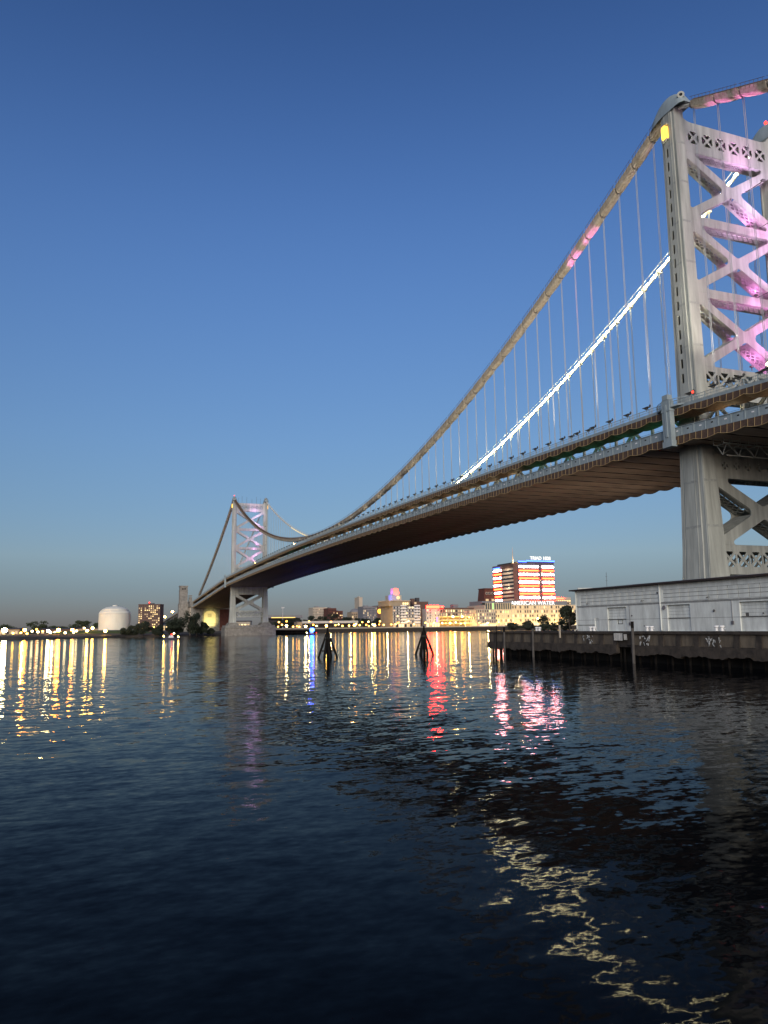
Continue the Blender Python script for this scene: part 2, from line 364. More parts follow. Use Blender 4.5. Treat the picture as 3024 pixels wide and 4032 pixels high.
        for s_ in (-1, 1): b.bar(P(0, s_*0.84), P(1, s_*0.84), 0.6, 0.07, up=nrm)
        for i in range(-1, nx):
            for s_ in (-1, 1):
                t0 = i/nx; t1 = (i+2)/nx; u0, u1 = -s_*0.75, s_*0.75
                c0 = max(0, -t0/(t1-t0)) if t0 < 0 else 0; c1 = min(1, (1-t0)/(t1-t0)) if t1 > 1 else 1
                if c1-c0 < 0.05: continue
                A = P(t0+(t1-t0)*c0, u0+(u1-u0)*c0); B = P(t0+(t1-t0)*c1, u0+(u1-u0)*c1)
                b.bar(A, B, 0.2, 0.05, up=nrm)
    def xpanel(name, z0, z1, h0, h1, arm=1.8):
        zb, zt = z0+h0, z1-h1; zc = (zb+zt)/2; m = (zt-zb)/(2*W); v = arm/2*math.sqrt(1+m*m); e = 0.55
        top = [(-(zt-zc-v)/m, zt), (0, zc+v), ((zt-zc-v)/m, zt)]; bot = [(-(zc-v-zb)/m, zb), (0, zc-v), ((zc-v-zb)/m, zb)]
        sd_ = [(W-e, zc+m*(W-e)-v), (v/m, zc), (W-e, zc-m*(W-e)+v)]
        holes = [rounded(top, [0.5,1.1,0.5]), rounded(bot, [0.5,1.1,0.5]), rounded(sd_, [0.5,1.0,0.5]), rounded([(-a, b_) for a, b_ in sd_], [0.5,1.0,0.5])]
        b = MB(); faces(b, [(-W,z0),(W,z0),(W,z1),(-W,z1)], holes); o = b.build(name, 'steel_paint', T, recalc=True)
        lb = MB(); sh = lambda p, q, k=0.06: ((p[0]+(q[0]-p[0])*k, p[1]+(q[1]-p[1])*k), (p[0]+(q[0]-p[0])*(1-k), p[1]+(q[1]-p[1])*(1-k)))
        lacing(lb, *sh(top[2], top[0])); lacing(lb, *sh(bot[0], bot[1])); lacing(lb, *sh(bot[1], bot[2]))
        for i in (0, 1): lacing(lb, *sh(top[i], top[i+1]), solid=True)
        for s_ in (1, -1):
            tri = [(s_*a, z) for a, z in sd_]; lacing(lb, *sh(tri[0], tri[1])); lacing(lb, *sh(tri[1], tri[2]), solid=True)
        lb.build('lacing', 'steel_paint', o)
        return o
    def xcells(n, zc, half, cell, arm=0.42, y0=None):
        hs = []
        for i in range(n):
            c = (i-(n-1)/2)*cell
            for q in range(4):
                tri = [(-half+arm*0.75, half), (half-arm*0.75, half), (0, arm*0.85)]
                rot = [(a*math.cos(q*PI/2)-b_*math.sin(q*PI/2), a*math.sin(q*PI/2)+b_*math.cos(q*PI/2)) for a, b_ in tri]
                hs.append(rounded([(c+a, zc+b_) for a, b_ in rot], 0.16, 2))
        return hs
    def girder(name, z0, z1, holes, top_curve=False):
        b = MB()
        if top_curve:
            outer = [(-W,z0),(W,z0),(W,114),(W-0.3,113.2),(W-0.8,112.6),(W-1.6,112.25),(W-2.6,112.1),(-W+2.6,112.1),(-W+1.6,112.25),(-W+0.8,112.6),(-W+0.3,113.2),(-W,114)]
        else: outer = [(-W,z0),(W,z0),(W,z1),(-W,z1)]
        faces(b, outer, holes); lx = lerp_tab(LX, z1)-0.85
        b.box(-lx, lx, -W, W, z1-0.25 if not top_curve else 111.8, z1-0.1 if not top_curve else 112.0)
        o = b.build(name, 'steel_paint', T, recalc=True)
        lb = MB(); lacing(lb, (-W+0.6, z0+0.1), (W-0.6, z0+0.1)); lb.build('lacing', 'steel_paint', o); return o
    girder('portal_girder', 105.1, 112.0, xcells(6, 108.6, 1.42, 3.75), True)
    xpanel('cross_brace', 89.4, 105.08, 0.95, 0.02)
    xpanel('cross_brace', 73.2, 89.38, 0.95, 0.95)
    xpanel('cross_brace', 57.2, 73.18, 0.02, 0.95)
    girder('portal_girder', 50.6, 57.18, xcells(7, 54.6, 1.5, 3.35))
    girder('portal_girder', 34.0, 41.0, xcells(7, 36.6, 0.75, 3.0, 0.3))
    xpanel('cross_brace', 20.6, 33.98, 0.02, 0.02, 2.1)
    girder('portal_girder', 14.8, 20.58, xcells(7, 17.8, 1.5, 3.35))
    # granite pier: stepped plinths, cap course and battered base, laid in blocks
    pr = MB(); 
    for sy in (1, -1): pr.box(-6.2, 6.2, sy*YC-4.4, sy*YC+4.4, 8.4, 9.6); pr.box(-5.6, 5.6, sy*YC-3.6, sy*YC+3.6, 9.6, 10.6)
    pr.box(-8.2, 8.2, -20.6, 20.6, 6.4, 8.4)
    pier = pr.build('plinth', 'granite', T)
    nb = 12
    for row in range(4):
        z0 = -1.0+row*1.8; mb = MB()
        for f in range(2):
            for i in range(nb):
                L_ = 42.0/nb; y0 = -21+i*L_+ (L_/2 if row % 2 else 0); y1 = min(y0+L_-0.06, 21)
                xx = -8.8-0.15*(3-row) if f == 0 else 8.8+0.15*(3-row)
                if y1 > y0+0.3 and f == 0:
                    k = MB().box(xx, xx+1.2, y0, y1, z0, z0+1.74); k.build('granite_block', 'granite_pale', T)
        mb.box(-8.6-0.1*(3-row), 8.8, -21.3, 21.3, z0, z0+1.8); mb.build('pier_core', 'granite', T)
    MB().box(-9.4, 9.2, -21.8, 21.8, 6.1, 6.6).build('cap_course', 'granite_pale', T)
    # outside bearing posts beside the deck, balcony round the leg
    for sy in (1, -1):
        q = MB(); y = sy*20.25
        q.box(-1.15, 1.05, y-0.55, y+0.55, 41.2, 49.6); q.box(-1.35, 1.25, y-0.7, y+0.7, 40.0, 41.2)
        q.box(-0.8, 0.7, y-0.62, y+0.62, 49.6, 50.6); q.box(-1.25, 1.15, y-0.66, y+0.66, 47.2, 47.6); q.box(-0.35, 0.25, y-0.7, y+0.7, 42.0, 48.6)
        q.build('bearing_post', 'steel_blue', T)
        g = MB(); nn_ = 12
        for i in range(nn_):
            a0, a1 = PI*i/nn_, PI*(i+1)/nn_; f = lambda a, r: (-6.2*math.cos(a)*r*0.9, sy*(16.2+4.6*math.sin(a)*r))
            p = [f(a0,1), f(a1,1), f(a1,0.1), f(a0,0.1)]
            if 4 <= i <= 7: pass
            g.add([(*k_, 47.9) for k_ in p]+[(*k_, 48.2) for k_ in p], [(0,1,2,3),(7,6,5,4),(0,4,5,1),(2,6,7,3)])
            A, B = Vector((*f(a0,0.99), 49.4)), Vector((*f(a1,0.99), 49.4)); g.bar(A, B, 0.1, 0.1); g.bar(A-Vector((0,0,0.55)), B-Vector((0,0,0.55)), 0.05, 0.05); g.bar(A, A-Vector((0,0,1.3)), 0.09, 0.09)
        g.build('balcony', 'steel_blue', T)
    return T
near_tower = make_tower('nearest bridge tower, tall pale steel with pink lit X bracing above the white warehouse')
far_tower = copy_tree(near_tower); far_tower.location.x = SPAN
for tw, sy in ((near_tower, 1), (far_tower, -1)):
    for o in [q for q in tw.children if q.name.startswith('beacon')]:
        if sum(v.co.y for v in o.data.vertices)*sy > 0: bpy.data.objects.remove(o)
far_tower['label'] = 'distant bridge tower standing on a pale granite pier in mid river'
for y in (-9, -5.5, -1.5, 3, 7, 10): MB().tube([(0, y, 112), (0, y, 117.5+1.2*math.sin(y))], 0.09, 5).build('antenna', 'lamp_pole', far_tower)
PINK = (1.0, 0.30, 0.86); VIOLET = (0.88, 0.55, 1.0)
for tw, k in ((near_tower, 1.0), (far_tower, 1.1)):
    if tw is far_tower: PINK, VIOLET = (0.95, 0.42, 1.0), (0.7, 0.5, 1.0)
    for i, (x, y, z, p, c) in enumerate([(0.0,-5.5,92.5,800,PINK),(-0.2,-2.0,91.8,700,VIOLET),(0,-6.0,76.5,900,PINK),(0,-3,60.0,900,PINK),(0,-8,58.5,700,PINK)]):
        fx = MB().box(x-0.25, x+0.25, y-0.35, y+0.35, z-0.9, z-0.55); fx.bar((x, y, z-0.9), (x, y, z-1.6), 0.12, 0.12)
        lamp('floodlight_beam', 'POINT', (x, y, z), p*k, c, fx.build('floodlight', 'steel_dark', tw), size=1.3)
    for (z, ty, tz, p, c) in ((61, 0, 68, 16000, PINK), (76, -2, 86, 12000, VIOLET), (92, -3, 103, 17000, VIOLET), (92, -6, 89, 6000, PINK)):
        fx = MB(); fx.bar((-2.2, -11.6, z-0.4), (-9.0, -11.6, z-0.4), 0.14, 0.14); fx.box(-9.4, -8.8, -12.0, -11.2, z-0.4, z-0.1)
        lamp('floodlight_beam', 'SPOT', (-9.0, -11.6, z+0.2), p*k, c, fx.build('floodlight', 'steel_dark', tw), aim=(-2.0, ty, tz), angle=95, blend=1.0, size=1.0)
    for (y, z, az, p, c) in [(-3.5, 98.6, 108, 7000, PINK), (-6.5, 90.8, 99, 5000, VIOLET), (-6.5, 58.6, 66, 6000, PINK), (-8, 74.6, 80, 2500, PINK), (-4, 74.4, 71.5, 3500, PINK)]:
        fx = MB(); fx.bar((-2.0, y, z-0.4), (-6.6, y, z-0.4), 0.12, 0.12); fx.box(-6.9, -6.3, y-0.4, y+0.4, z-0.4, z-0.1)
        lamp('floodlight_beam', 'SPOT', (-6.6, y, z), p*k, c, fx.build('floodlight', 'steel_dark', tw), aim=(-2.0, y+0.5, az), angle=62, blend=0.9, size=1.3)

# ------------------------------------------------------------------ suspension bridge: deck, built panel by panel
def rail_z(x):
    if x < 0: return 49.4 + 0.058*x
    if x > SPAN: return 49.4 - 0.056*(x-SPAN)
    return 52.6 - 3.2*((x-SPAN/2)/(SPAN/2))**2
deck = thing('bridge_deck', 'long suspension bridge deck with brown hanging nets under grey girders and lattice', 'bridge deck')
P = PNL
PROTO = {}
def proto(name, mb, mats, smooth=False): PROTO[name] = mb.mesh(name, mats, smooth)
b = MB(); b.box(0, P-0.02, 19.42, 19.5, -0.08, 0.0); b.box(0, P-0.02, 19.43, 19.49, -0.62, -0.56); b.box(0, P-0.02, 19.43, 19.49, -1.1, -1.04)
for i in range(16): b.box(0.1+i*P/16, 0.15+i*P/16, 19.44, 19.48, -1.15, -0.08)
for i in range(2): b.box(i*P/2, i*P/2+0.14, 19.36, 19.52, -1.15, 0.08)
proto('railing', b, 'steel_blue')
b = MB(); b.box(0, P, 15.3, 19.35, -1.38, -1.16); b.box(0, P, 19.35, 19.52, -1.75, -1.16); b.box(0, 0.25, 15.3, 19.3, -1.8, -1.38); proto('walkway', b, 'steel_blue')
sag = lambda t: math.sin(PI*t)
b = MB(); b.sheet(lambda u, v: (u*P, 19.62+0.12*sag(u)*v, -1.75 - v*(0.95+0.55*sag(u))), 8, 2); b.sheet(lambda u, v: (u*P, 19.62-v*4.2+0.12*sag(u)*(1-v), -2.7-0.55*sag(u)*(1-0.3*v)-0.5*sag(v)), 8, 4)
proto('hanging_net', b, 'net', True)
def rope_set(y, ztop, zb, dz):
    b = MB(); b.tube([(i*P/8, y+0.12*sag(i/8), zb-dz*sag(i/8)) for i in range(9)], 0.055, 4)
    for i in range(4):
        u = (i+0.5)/4; b.bar((u*P, y+0.02, ztop), (u*P, y+0.14*sag(u), zb-dz*sag(u)), 0.06, 0.06)
    return b
proto('net_rope', rope_set(19.66, -1.75, -2.7, 0.55), 'rope')
b = MB(); b.box(0.02, P-0.02, 19.38, 19.5, -7.3, -5.5); b.box(0.02, P-0.02, 19.3, 19.62, -5.62, -5.48); b.box(0.02, P-0.02, 19.3, 19.6, -7.32, -7.2)
for x in (0.02, P/2, P-0.16): b.box(x, x+0.12, 19.5, 19.6, -7.2, -5.62)
b.cur = 1; b.box(P*0.25-0.3, P*0.25+0.2, 19.5, 19.53, -6.35, -6.1); b.cur = 2; b.box(P*0.72-0.3, P*0.72+0.25, 19.5, 19.53, -6.4, -6.15)
proto('fascia_panel', b, ['steel_blue', 'black_void', 'white_paint'])
b = MB(); b.box(0, P, 14.2, 19.3, -7.2, -6.9); b.bar((0, 19.7, -5.3), (P, 19.7, -5.3), 0.05, 0.05); proto('track_floor', b, 'steel_dark')
b = MB(); b.sheet(lambda u, v: (u*P, 19.7+0.15*sag(u)*v, -7.35 - v*(1.2+0.5*sag(u))), 8, 2); proto('hanging_net_low', b, 'net', True)
proto('net_rope_low', rope_set(19.74, -7.35, -8.55, 0.5), 'rope')
b = MB(); b.sheet(lambda u, v: (u*P, 19.72-39.4*v, -8.55-0.32*sag(u)-0.05*math.sin(v*31+u*3)-0.03*math.sin(v*57)), 8, 26); b.cur = 1; b.box(-0.09, 0.09, -19.6, 19.6, -8.68, -8.5); proto('tarpaulin', b, ['tarp', 'roof_edge'])
for p_ in PROTO['tarpaulin'].polygons: p_.use_smooth = p_.material_index == 0
b = MB(); b.box(0, P, -13.0, 13.0, -6.5, -6.1); b.box(0, 0.5, -19.2, 19.2, -8.1, -6.6); proto('roadway_slab', b, 'steel_dark')
b = MB(); b.box(0, P, 13.25, 13.85, -1.55, -0.95); proto('top_chord', b, 'steel_paint')
b = MB(); b.box(-0.28, 0.28, 13.3, 13.8, -7.9, -1.5); proto('truss_post', b, 'steel_paint')
for nm, (a0, a1) in dict(up=((0, -7.6), (P, -1.5)), dn=((0, -1.5), (P, -7.6))).items():
    b = MB(); d = 0.2
    for yy in (13.35, 13.75): b.bar((a0[0], yy, a0[1]), (a1[0], yy, a1[1]), 0.1, 0.55)
    L = 8
    for i in range(L):
        t0, t1 = i/L, (i+1)/L; q = lambda t, s_: (a0[0]+(a1[0]-a0[0])*t, 13.55+s_*0.2, a0[1]+(a1[1]-a0[1])*t)
        b.bar(q(t0, -1), q(t1, 1), 0.12, 0.12)
    proto('truss_diagonal_'+nm, b, 'steel_paint')
def put(key, name, k, parent=deck, my=False):
    x0 = k*P; z0, z1 = rail_z(x0), rail_z(x0+P)
    o = link(name, PROTO[key], parent, (x0, 0, z0), (0, -math.atan2(z1-z0, P), 0))
    if my: o.scale = (1, -1, 1)
    return o
K0, K1 = -20, 121
for k in range(K0, K1):
    put('railing', 'railing', k); put('walkway', 'walkway', k)
    n1 = put('hanging_net', 'hanging_net', k); r = link('net_rope', PROTO['net_rope'], n1)
    put('fascia_panel', 'fascia_panel', k); put('track_floor', 'track_floor', k)
    n2 = put('hanging_net_low', 'hanging_net', k); link('net_rope', PROTO['net_rope_low'], n2)
    put('tarpaulin', 'tarpaulin', k); put('roadway_slab', 'roadway_slab', k)
    for my in (False, True):
        put('top_chord', 'top_chord', k, my=my); put('truss_post', 'truss_post', k, my=my)
        put('truss_diagonal_up' if k % 2 == 0 else 'truss_diagonal_dn', 'truss_diagonal', k, my=my)
    put('walkway', 'walkway', k, my=True); put('railing', 'railing', k, my=True); put('fascia_panel', 'fascia_panel', k, my=True); put('hanging_net_low', 'edge_net', k, my=True)
# lamps inside the lattice: warm, some green by the signals
bulb = MB().lathe((0,0,0), [(0.04,0),(0.1,0.05),(0.1,0.2),(0.04,0.25)], 8)
for i, x in enumerate([8,18,30,42,54,66,78,92,106,120,136,152,170,190,212,236,262,290,320,352,388,425,462,500,545,600,660]+[-12,-24,-36]):
    green = x in (8,18,30,42,54,290,320) 
    o = bulb.build('deck_lamp', 'beacon_green' if green else 'glow_yellow', deck, loc=(x, 16.4, rail_z(x)-6.7))
    lamp('deck_lamp_glow', 'POINT', (0, 0, 0.3), 110 if green else 420, (0.12, 1, 0.5) if green else (1, 0.82, 0.5), o, size=0.2)
# soffit floodlights standing on the tower piers
for tw, dx in ((near_tower, 1),):
    for (y, tx, ty, p) in ((19.5, 55, 4, 18000), (-19.5, 95, -6, 26000), (0, 150, 2, 60000), (8, 28, 6, 5000)):
        x = 8.2*dx; fx = MB().box(x-0.5, x+0.5, y-0.5, y+0.5, 8.5, 9.1)
        lamp('floodlight_beam', 'SPOT', (x, y, 9.6), p, (1, 0.84, 0.68), fx.build('floodlight', 'steel_dark', tw), aim=(tx*dx, ty, 42), angle=75, blend=1.0, size=1.0)
# under-deck inspection gantry
g = thing('inspection_gantry', 'pale steel maintenance gantry hanging below the deck behind the nearest tower', 'gantry', (-9, 0, 0))
gm = MB()
for y in range(-16, 17, 4):
    gm.bar((-1.2, y, 38.9), (1.2, y, 38.9), 0.1, 0.1); gm.bar((0, y, 36.9), (-1.2, y, 38.9), 0.09, 0.09); gm.bar((0, y, 36.9), (1.2, y, 38.9), 0.09, 0.09)
    if y < 16: gm.bar((0, y, 36.9), (-1.2, y+4, 38.9), 0.09, 0.09); gm.bar((0, y+4, 36.9), (1.2, y, 38.9), 0.09, 0.09)
for x in (-1.2, 1.2): gm.bar((x, -16, 38.9), (x, 16.8, 38.9), 0.16, 0.16)
gm.bar((0, -16, 36.9), (0, 15, 36.9), 0.16, 0.16)
gm.build('truss_frame', 'steel_paint', g)
gr = MB()
for x in (-1.25, 1.25):
    for z in (39.5, 40.1): gr.bar((x, -16, z), (x, 16.8, z), 0.07, 0.07)
    for i in range(17): gr.bar((x, -16+2.05*i, 38.9), (x, -16+2.05*i, 40.1), 0.07, 0.07)
gr.build('guard_rail', 'steel_paint', g)
for y in (-14, 0, 14): MB().bar((0, y, 38.9), (0, y, 41.2), 0.14, 0.14).build('hanger', 'steel_paint', g)

# ------------------------------------------------------------------ cables
TOPZ = 115.2
def cable_z(x):
    if 0 <= x <= SPAN: return 54.6 + (TOPZ-54.6)*((x-SPAN/2)/(SPAN/2))**2
    if x < 0: return TOPZ + 0.50*x + 0.0006*x*x
    s = x-SPAN
    return TOPZ - 0.415*s + 0.00033*s*s
def cable_pts(x0, x1, n, y, dz=0): return [(x0+(x1-x0)*i/n, y, cable_z(x0+(x1-x0)*i/n)+dz) for i in range(n+1)]
near_c = thing('suspension_cable', 'thick brown wrapped main cable on the near side of the bridge', 'bridge cable')
far_c = thing('suspension_cable', 'slim brightly lit cream main cable on the far side of the bridge', 'bridge cable')
for k in range(-24, 120):
    x0 = k*P+0.22; x1 = (k+1)*P-0.22
    if (k < 0 and x1 > -1) or (x0 < 2.5 and k == 0): x0 = max(x0, 3.0)
    if cable_z((x0+x1)/2) < rail_z((x0+x1)/2)-3: continue
    # canvas trough hung round the cable, dark mesh above
    prof = [(-1.15,0.55),(-0.92,-0.70),(-0.5,-1.05),(0.5,-1.05),(0.92,-0.70),(1.15,0.55)]
    vs = []; fs = []; n = len(prof); ns = 5; mb = MB()
    for i in range(ns+1):
        t = i/ns; x = x0+(x1-x0)*t; zc = cable_z(x); sg = 0.18*sag(t)*(0.6+0.8*rnd.random())
        vs += [(x, 13.55+a*(1+0.03*rnd.uniform(-1,1)), zc+h_-(sg if h_ < 0 else 0)) for a, h_ in prof]
    fs = [(i*n+j, i*n+j+1, (i+1)*n+j+1, (i+1)*n+j) for i in range(ns) for j in range(n-1)]
    fs += [(i*n, i*n+1, i*n+2, i*n+3, i*n+4, i*n+5) for i in (0, ns)]
    o = mb.add(vs, fs).build('wrap_panel', 'wrap', near_c)
    tb = MB(); tb.tube([(x0+(x1-x0)*i/3, 13.55, cable_z(x0+(x1-x0)*i/3)+0.45) for i in range(4)], 0.78, 8)
    for i in range(6):
        x = x0+(x1-x0)*(i+0.5)/6; tb.bar((x, 14.75, cable_z(x)-0.1), (x, 14.65, cable_z(x)+1.45), 0.05, 0.05)
    for yy in (12.45, 14.65): tb.bar((x0, yy, cable_z(x0)+1.4), (x1, yy, cable_z(x1)+1.4), 0.06, 0.06)
    tb.build('mesh_cover', 'wrap_top', o)
MB().tube(cable_pts(0, SPAN, 90, 13.55)+cable_pts(SPAN+3, 745, 24, 13.55), 0.4, 8).build('cable_core', 'steel_paint', near_c)
MB().tube(cable_pts(-150, -0.5, 24, 13.55), 0.4, 8).build('cable_core', 'steel_paint', near_c)
fc = MB(); fc.tube(cable_pts(-150, -0.5, 24, -13.55)+cable_pts(0, SPAN, 110, -13.55)+cable_pts(SPAN+3, 745, 24, -13.55), 0.42, 8)
fc.build('cable_core', 'cable_pale', far_c, smooth=True)
for yy in (-12.9, -14.2):
    MB().tube(cable_pts(-60, SPAN+60, 120, yy, 1.25), 0.06, 5).build('hand_rope', 'cable_pale', far_c)
for i in range(57):
    x = 1.5+i*3.03; MB().tube([(x, -12.75, cable_z(x)-0.55), (x+1.7, -12.75, cable_z(x+1.7)-0.55)], 0.15, 6).build('added_cable_glow', 'cable_glow', far_c)  # added glowing bars stand in for floodlight on the cable and its water glints
MB().tube(cable_pts(352, 440, 40, -13.05, -0.15), 0.2, 6).build('added_glow_strip', 'cable_glow_soft', far_c)  # added glowing strip stands in for warm floodlight on the low cable
for k in range(-22, 120):
    x = k*P
    if -2.5 < x < 2.5 or abs(x-SPAN) < 2.5: continue
    zt = cable_z(x); zd = rail_z(x)-1.0
    if zt < zd+1.6: continue
    for cab, y in ((near_c, 13.55), (far_c, -13.55)):
        s = MB()
        for dx in (-0.17, 0.17): s.tube([(x+dx, y, zd), (x+dx, y, zt-0.4)], 0.062, 5, caps=False)
        so = s.build('suspender', 'rope_steel' if y > 0 else 'steel_paint', cab)
        if y < 0 and k % 2 == 0 and zt > zd+6:
            hh = min(4.4, (zt-zd)*0.5); q = MB(); q.tube([(x, y, zd-4.5), (x, y, zd+hh-0.4), (x, y, zd+hh)], 0.3, 8, rs=[0.3, 0.3, 0.12]); q.build('rope_guard', 'steel_paint', so)
        elif y < 0 and zt > zd+9:
            q = MB(); hh = min(10, (zt-zd)*0.45); q.tube([(x, y, zd), (x, y, zd+hh)], 0.16, 6); q.tube([(x, y, zd+hh), (x, y, zd+hh+0.25)], 0.26, 6); q.build('rope_guard', 'cable_pale', so)  # guard tubes, with the floodlit white of the lower suspenders put into pale paint
        MB().tube([(x-0.35, y, cable_z(x-0.35)), (x+0.35, y, cable_z(x+0.35))], 0.80, 8).build('cable_band', 'steel_dark' if y > 0 else 'cable_pale', so)
# cable floodlights on the rail and the light they throw up at the wrapped cable
fl = MB(); fl.box(-0.85, 0.85, -0.42, 0.42, 0.62, 0.74); fl.bar((0, 0, -0.15), (0, 0, 0.62), 0.09, 0.09); fl.box(-0.25, 0.3, -0.25, 0.25, 0.3, 0.55); fl.bar((-0.9, 0, 0.7), (-1.3, 0, 0.95), 0.08, 0.5)
fl_mesh = fl.mesh('rail_floodlight', 'steel_dark')
for k in list(range(1, 69))+[-1, -2, -3, -4]:
    x = k*P+1.8
    o = link('rail_floodlight', fl_mesh, None, (x, 18.6, rail_z(x)+0.2)); 
    tag(o, (f'flat dark floodlight fixture on the walkway railing, {nth(k)} along from the nearest tower' if k > 0 else f'flat dark floodlight fixture on the railing before the bracing, {nth(-k)} from the near leg'), 'floodlight', 'floodlights along the walkway railing')
    if k % 3 == 1:
        lamp('floodlight_beam', 'SPOT', (0, -0.6, 0.9), min(30000, 16*(cable_z(x)-rail_z(x))**2 + 150), (1, 0.90, 0.74), o, aim=(6, -5.0, cable_z(x)-rail_z(x)), angle=80, blend=1.0)
PINK = (1.0, 0.24, 0.85)
for pi_, (x, p, c) in enumerate(((36, 260000, PINK), (29, 200000, PINK), (-14, 240000, PINK), (-21, 240000, PINK))):
    o = link('rail_floodlight', fl_mesh, None, (x, 18.0, rail_z(x)+0.2)); tag(o, f'railing floodlight throwing pink light up to the wrapped cable, {nth(pi_+1)} of four', 'floodlight', 'pink floodlights')
    lamp('floodlight_beam', 'SPOT', (0, -0.6, 0.9), p, c, o, aim=(1, -5.0, cable_z(x)-rail_z(x)), angle=7, blend=0.5)
# roadway lamps on the bridge, signals
for i, (x, y, z) in enumerate([(581.1,10,51.6),(462.2,10,55.1),(342.6,10,57.2),(-17,12,52.6)]):
    t = thing('bridge_street_lamp', ['sodium street lamp on the deck beyond the distant tower', 'sodium street lamp on the deck in front of the distant tower', 'sodium street lamp on the deck where the far cable dips lowest', 'sodium street lamp on the deck behind the nearest tower'][i], 'street lamp', (x, y, 0), 'street lamps on the bridge')
    q = MB(); q.tube([(0,0,rail_z(x)-6.1),(0,0,z-0.5),(0,-0.5,z+0.1)], 0.11, 6); q.build('pole', 'lamp_pole', t)
    MB().lathe((0,-0.6,z), [(0.1,-0.3),(0.45,-0.2),(0.45,0.1),(0.15,0.3)], 10).build('luminaire', 'glow_yellow', t)
for x, z, m_, lb in ((-6.0, 49.7, 'beacon_red', 'red signal light on the walkway railing by the nearest tower'), (-21, 46.3, 'beacon_green', 'green signal light inside the deck lattice at the right')):
    t = thing('signal_light', lb, 'signal', (x, 19.0, z)); MB().box(-0.3, 0.3, -0.2, 0.2, -0.45, 0.45).build('housing', 'steel_dark', t)
    MB().tube([(0, 0.2, 0), (-0.05, 0.32, 0)], 0.24, 10).build('lens', m_, t); MB().bar((0, 0, -0.45), (0, 0, -1.6), 0.08, 0.08).build('bracket', 'steel_dark', t)

# ------------------------------------------------------------------ near pier with the warehouse
PT = 4.45; PY = 54.0; PX = 15.8
pier = thing('pier', 'stained concrete pier with buttresses and dark timber piles under the white warehouse', 'pier')
MB().box(-150, PX-0.3, 24, PY-0.25, 2.2, PT-0.02).build('deck_slab', 'concrete_dark', pier)
for i in range(16):
    x1 = PX-i*9.9; MB().box(x1-9.86, x1, PY-0.6, PY+0.12, 4.1, PT).build('cap_beam', 'concrete_dark', pier)
    if i < 5: MB().box(PX-0.6, PX+0.12, PY-0.65-(i+1)*6, PY-0.65-i*6, 4.1, PT).build('cap_beam', 'concrete_dark', pier)
BP = 3.28
for i in range(40):
    xa = PX-0.35-i*BP
    if abs(xa-0.5*BP+24.9) > 1.7:
        MB().box(xa-BP+0.85, xa-0.02, PY-0.42, PY-0.2+0.03*rnd.uniform(-1,1), 2.55, 4.1).build('wall_panel', 'concrete_stained', pier)
    bt = MB(); d = 0.02*rnd.uniform(-1, 1)
    bt.add([(xa-BP, PY-0.4, 2.5), (xa-BP+0.85, PY-0.4, 2.5), (xa-BP+0.85, PY+0.02+d, 2.5), (xa-BP, PY+0.02+d, 2.5), (xa-BP, PY-0.4, 4.1), (xa-BP+0.85, PY-0.4, 4.1), (xa-BP+0.85, PY-0.1+d, 4.1), (xa-BP, PY-0.1+d, 4.1)],
           [(0,3,2,1),(4,5,6,7),(0,1,5,4),(1,2,6,5),(2,3,7,6),(3,0,4,7)])
    bt.build('buttress', 'concrete_dark', pier)
    # ragged fender ledge below
    lg = MB(); ns = 6; vs = []
    for k in range(ns+1):
        x = xa-BP*k/ns; zb = 1.25+0.16*rnd.uniform(-1, 1)+0.12*math.sin(x*0.9)
        vs += [(x, PY+0.10, 2.5), (x, PY+0.14+0.05*rnd.random(), zb), (x, PY-0.5, zb), (x, PY-0.5, 2.5)]
    lg.add(vs, [(k*4+j, k*4+(j+1)%4, (k+1)*4+(j+1)%4, (k+1)*4+j) for k in range(ns) for j in range(4)]+[(0,1,2,3), tuple(ns*4+j for j in range(4))])
    if abs(xa-0.5*BP+24.9) > 1.7: lg.build('fender_ledge', 'concrete_dark', pier, recalc=True)
    for q in range(2):
        x = xa-0.7-q*1.64; MB().tube([(x, PY-0.75-0.6*q, -2), (x, PY-0.8-0.6*q, 2.5)], 0.17, 7).build('timber_pile', 'timber_dark', pier)
for i in range(9):
    y = PY-0.7-i*3.2; MB().box(PX-0.45, PX-0.2, y-2.3, y, 2.55, 4.1).build('wall_panel', 'concrete_stained', pier)
    MB().box(PX-0.4, PX+0.05, y-3.1, y-2.35, 1.6, 4.1).build('buttress', 'concrete_dark', pier); MB().tube([(PX-0.4, y-1, -2), (PX-0.4, y-1, 2.5)], 0.2, 7).build('timber_pile', 'timber_dark', pier)
MB().box(-150, PX-1.6, 26, PY-2.6, -2, 2.19).build('underside_shade', 'black_void', pier)  # black block: the shade under the pier put into colour
for (x0, x1, z0, z1, tl) in ((-23.5, -25.6, 3.15, 4.2, 0.12), (-25.75, -26.5, 3.25, 4.05, 0.18)):
    cb = MB(); n = 22; vs = []
    for k in range(n+1):
        x = x0+(x1-x0)*k/n; yy = PY+0.16+0.05*math.sin(k*PI*0.75); vs += [(x, yy, z1), (x-tl, yy+0.1, z0)]
    cb.add(vs, [(2*k, 2*k+1, 2*k+3, 2*k+2) for k in range(n)]); cb.build('corrugated_sheet', 'corrugated', pier)
for cx in (-17.0, -30.3, -42.9):
    gf = MB(); rr = random.Random(int(cx*7))
    for _ in range(16):
        x = cx+rr.uniform(-1.25, 1.25); z = 3.9-rr.random()**1.4*1.1; ww = rr.uniform(0.06, 0.2); hh = rr.uniform(0.15, 0.5); sk = rr.uniform(-0.25, 0.25)
        gf.add([(x-ww, PY+0.06, z), (x+ww, PY+0.06, z), (x+ww*0.4+sk, PY+0.06, z-hh), (x-ww*0.4+sk, PY+0.06, z-hh)], [(0, 1, 2, 3)])
    stuff(gf.build('paint_run', 'graffiti', pier))
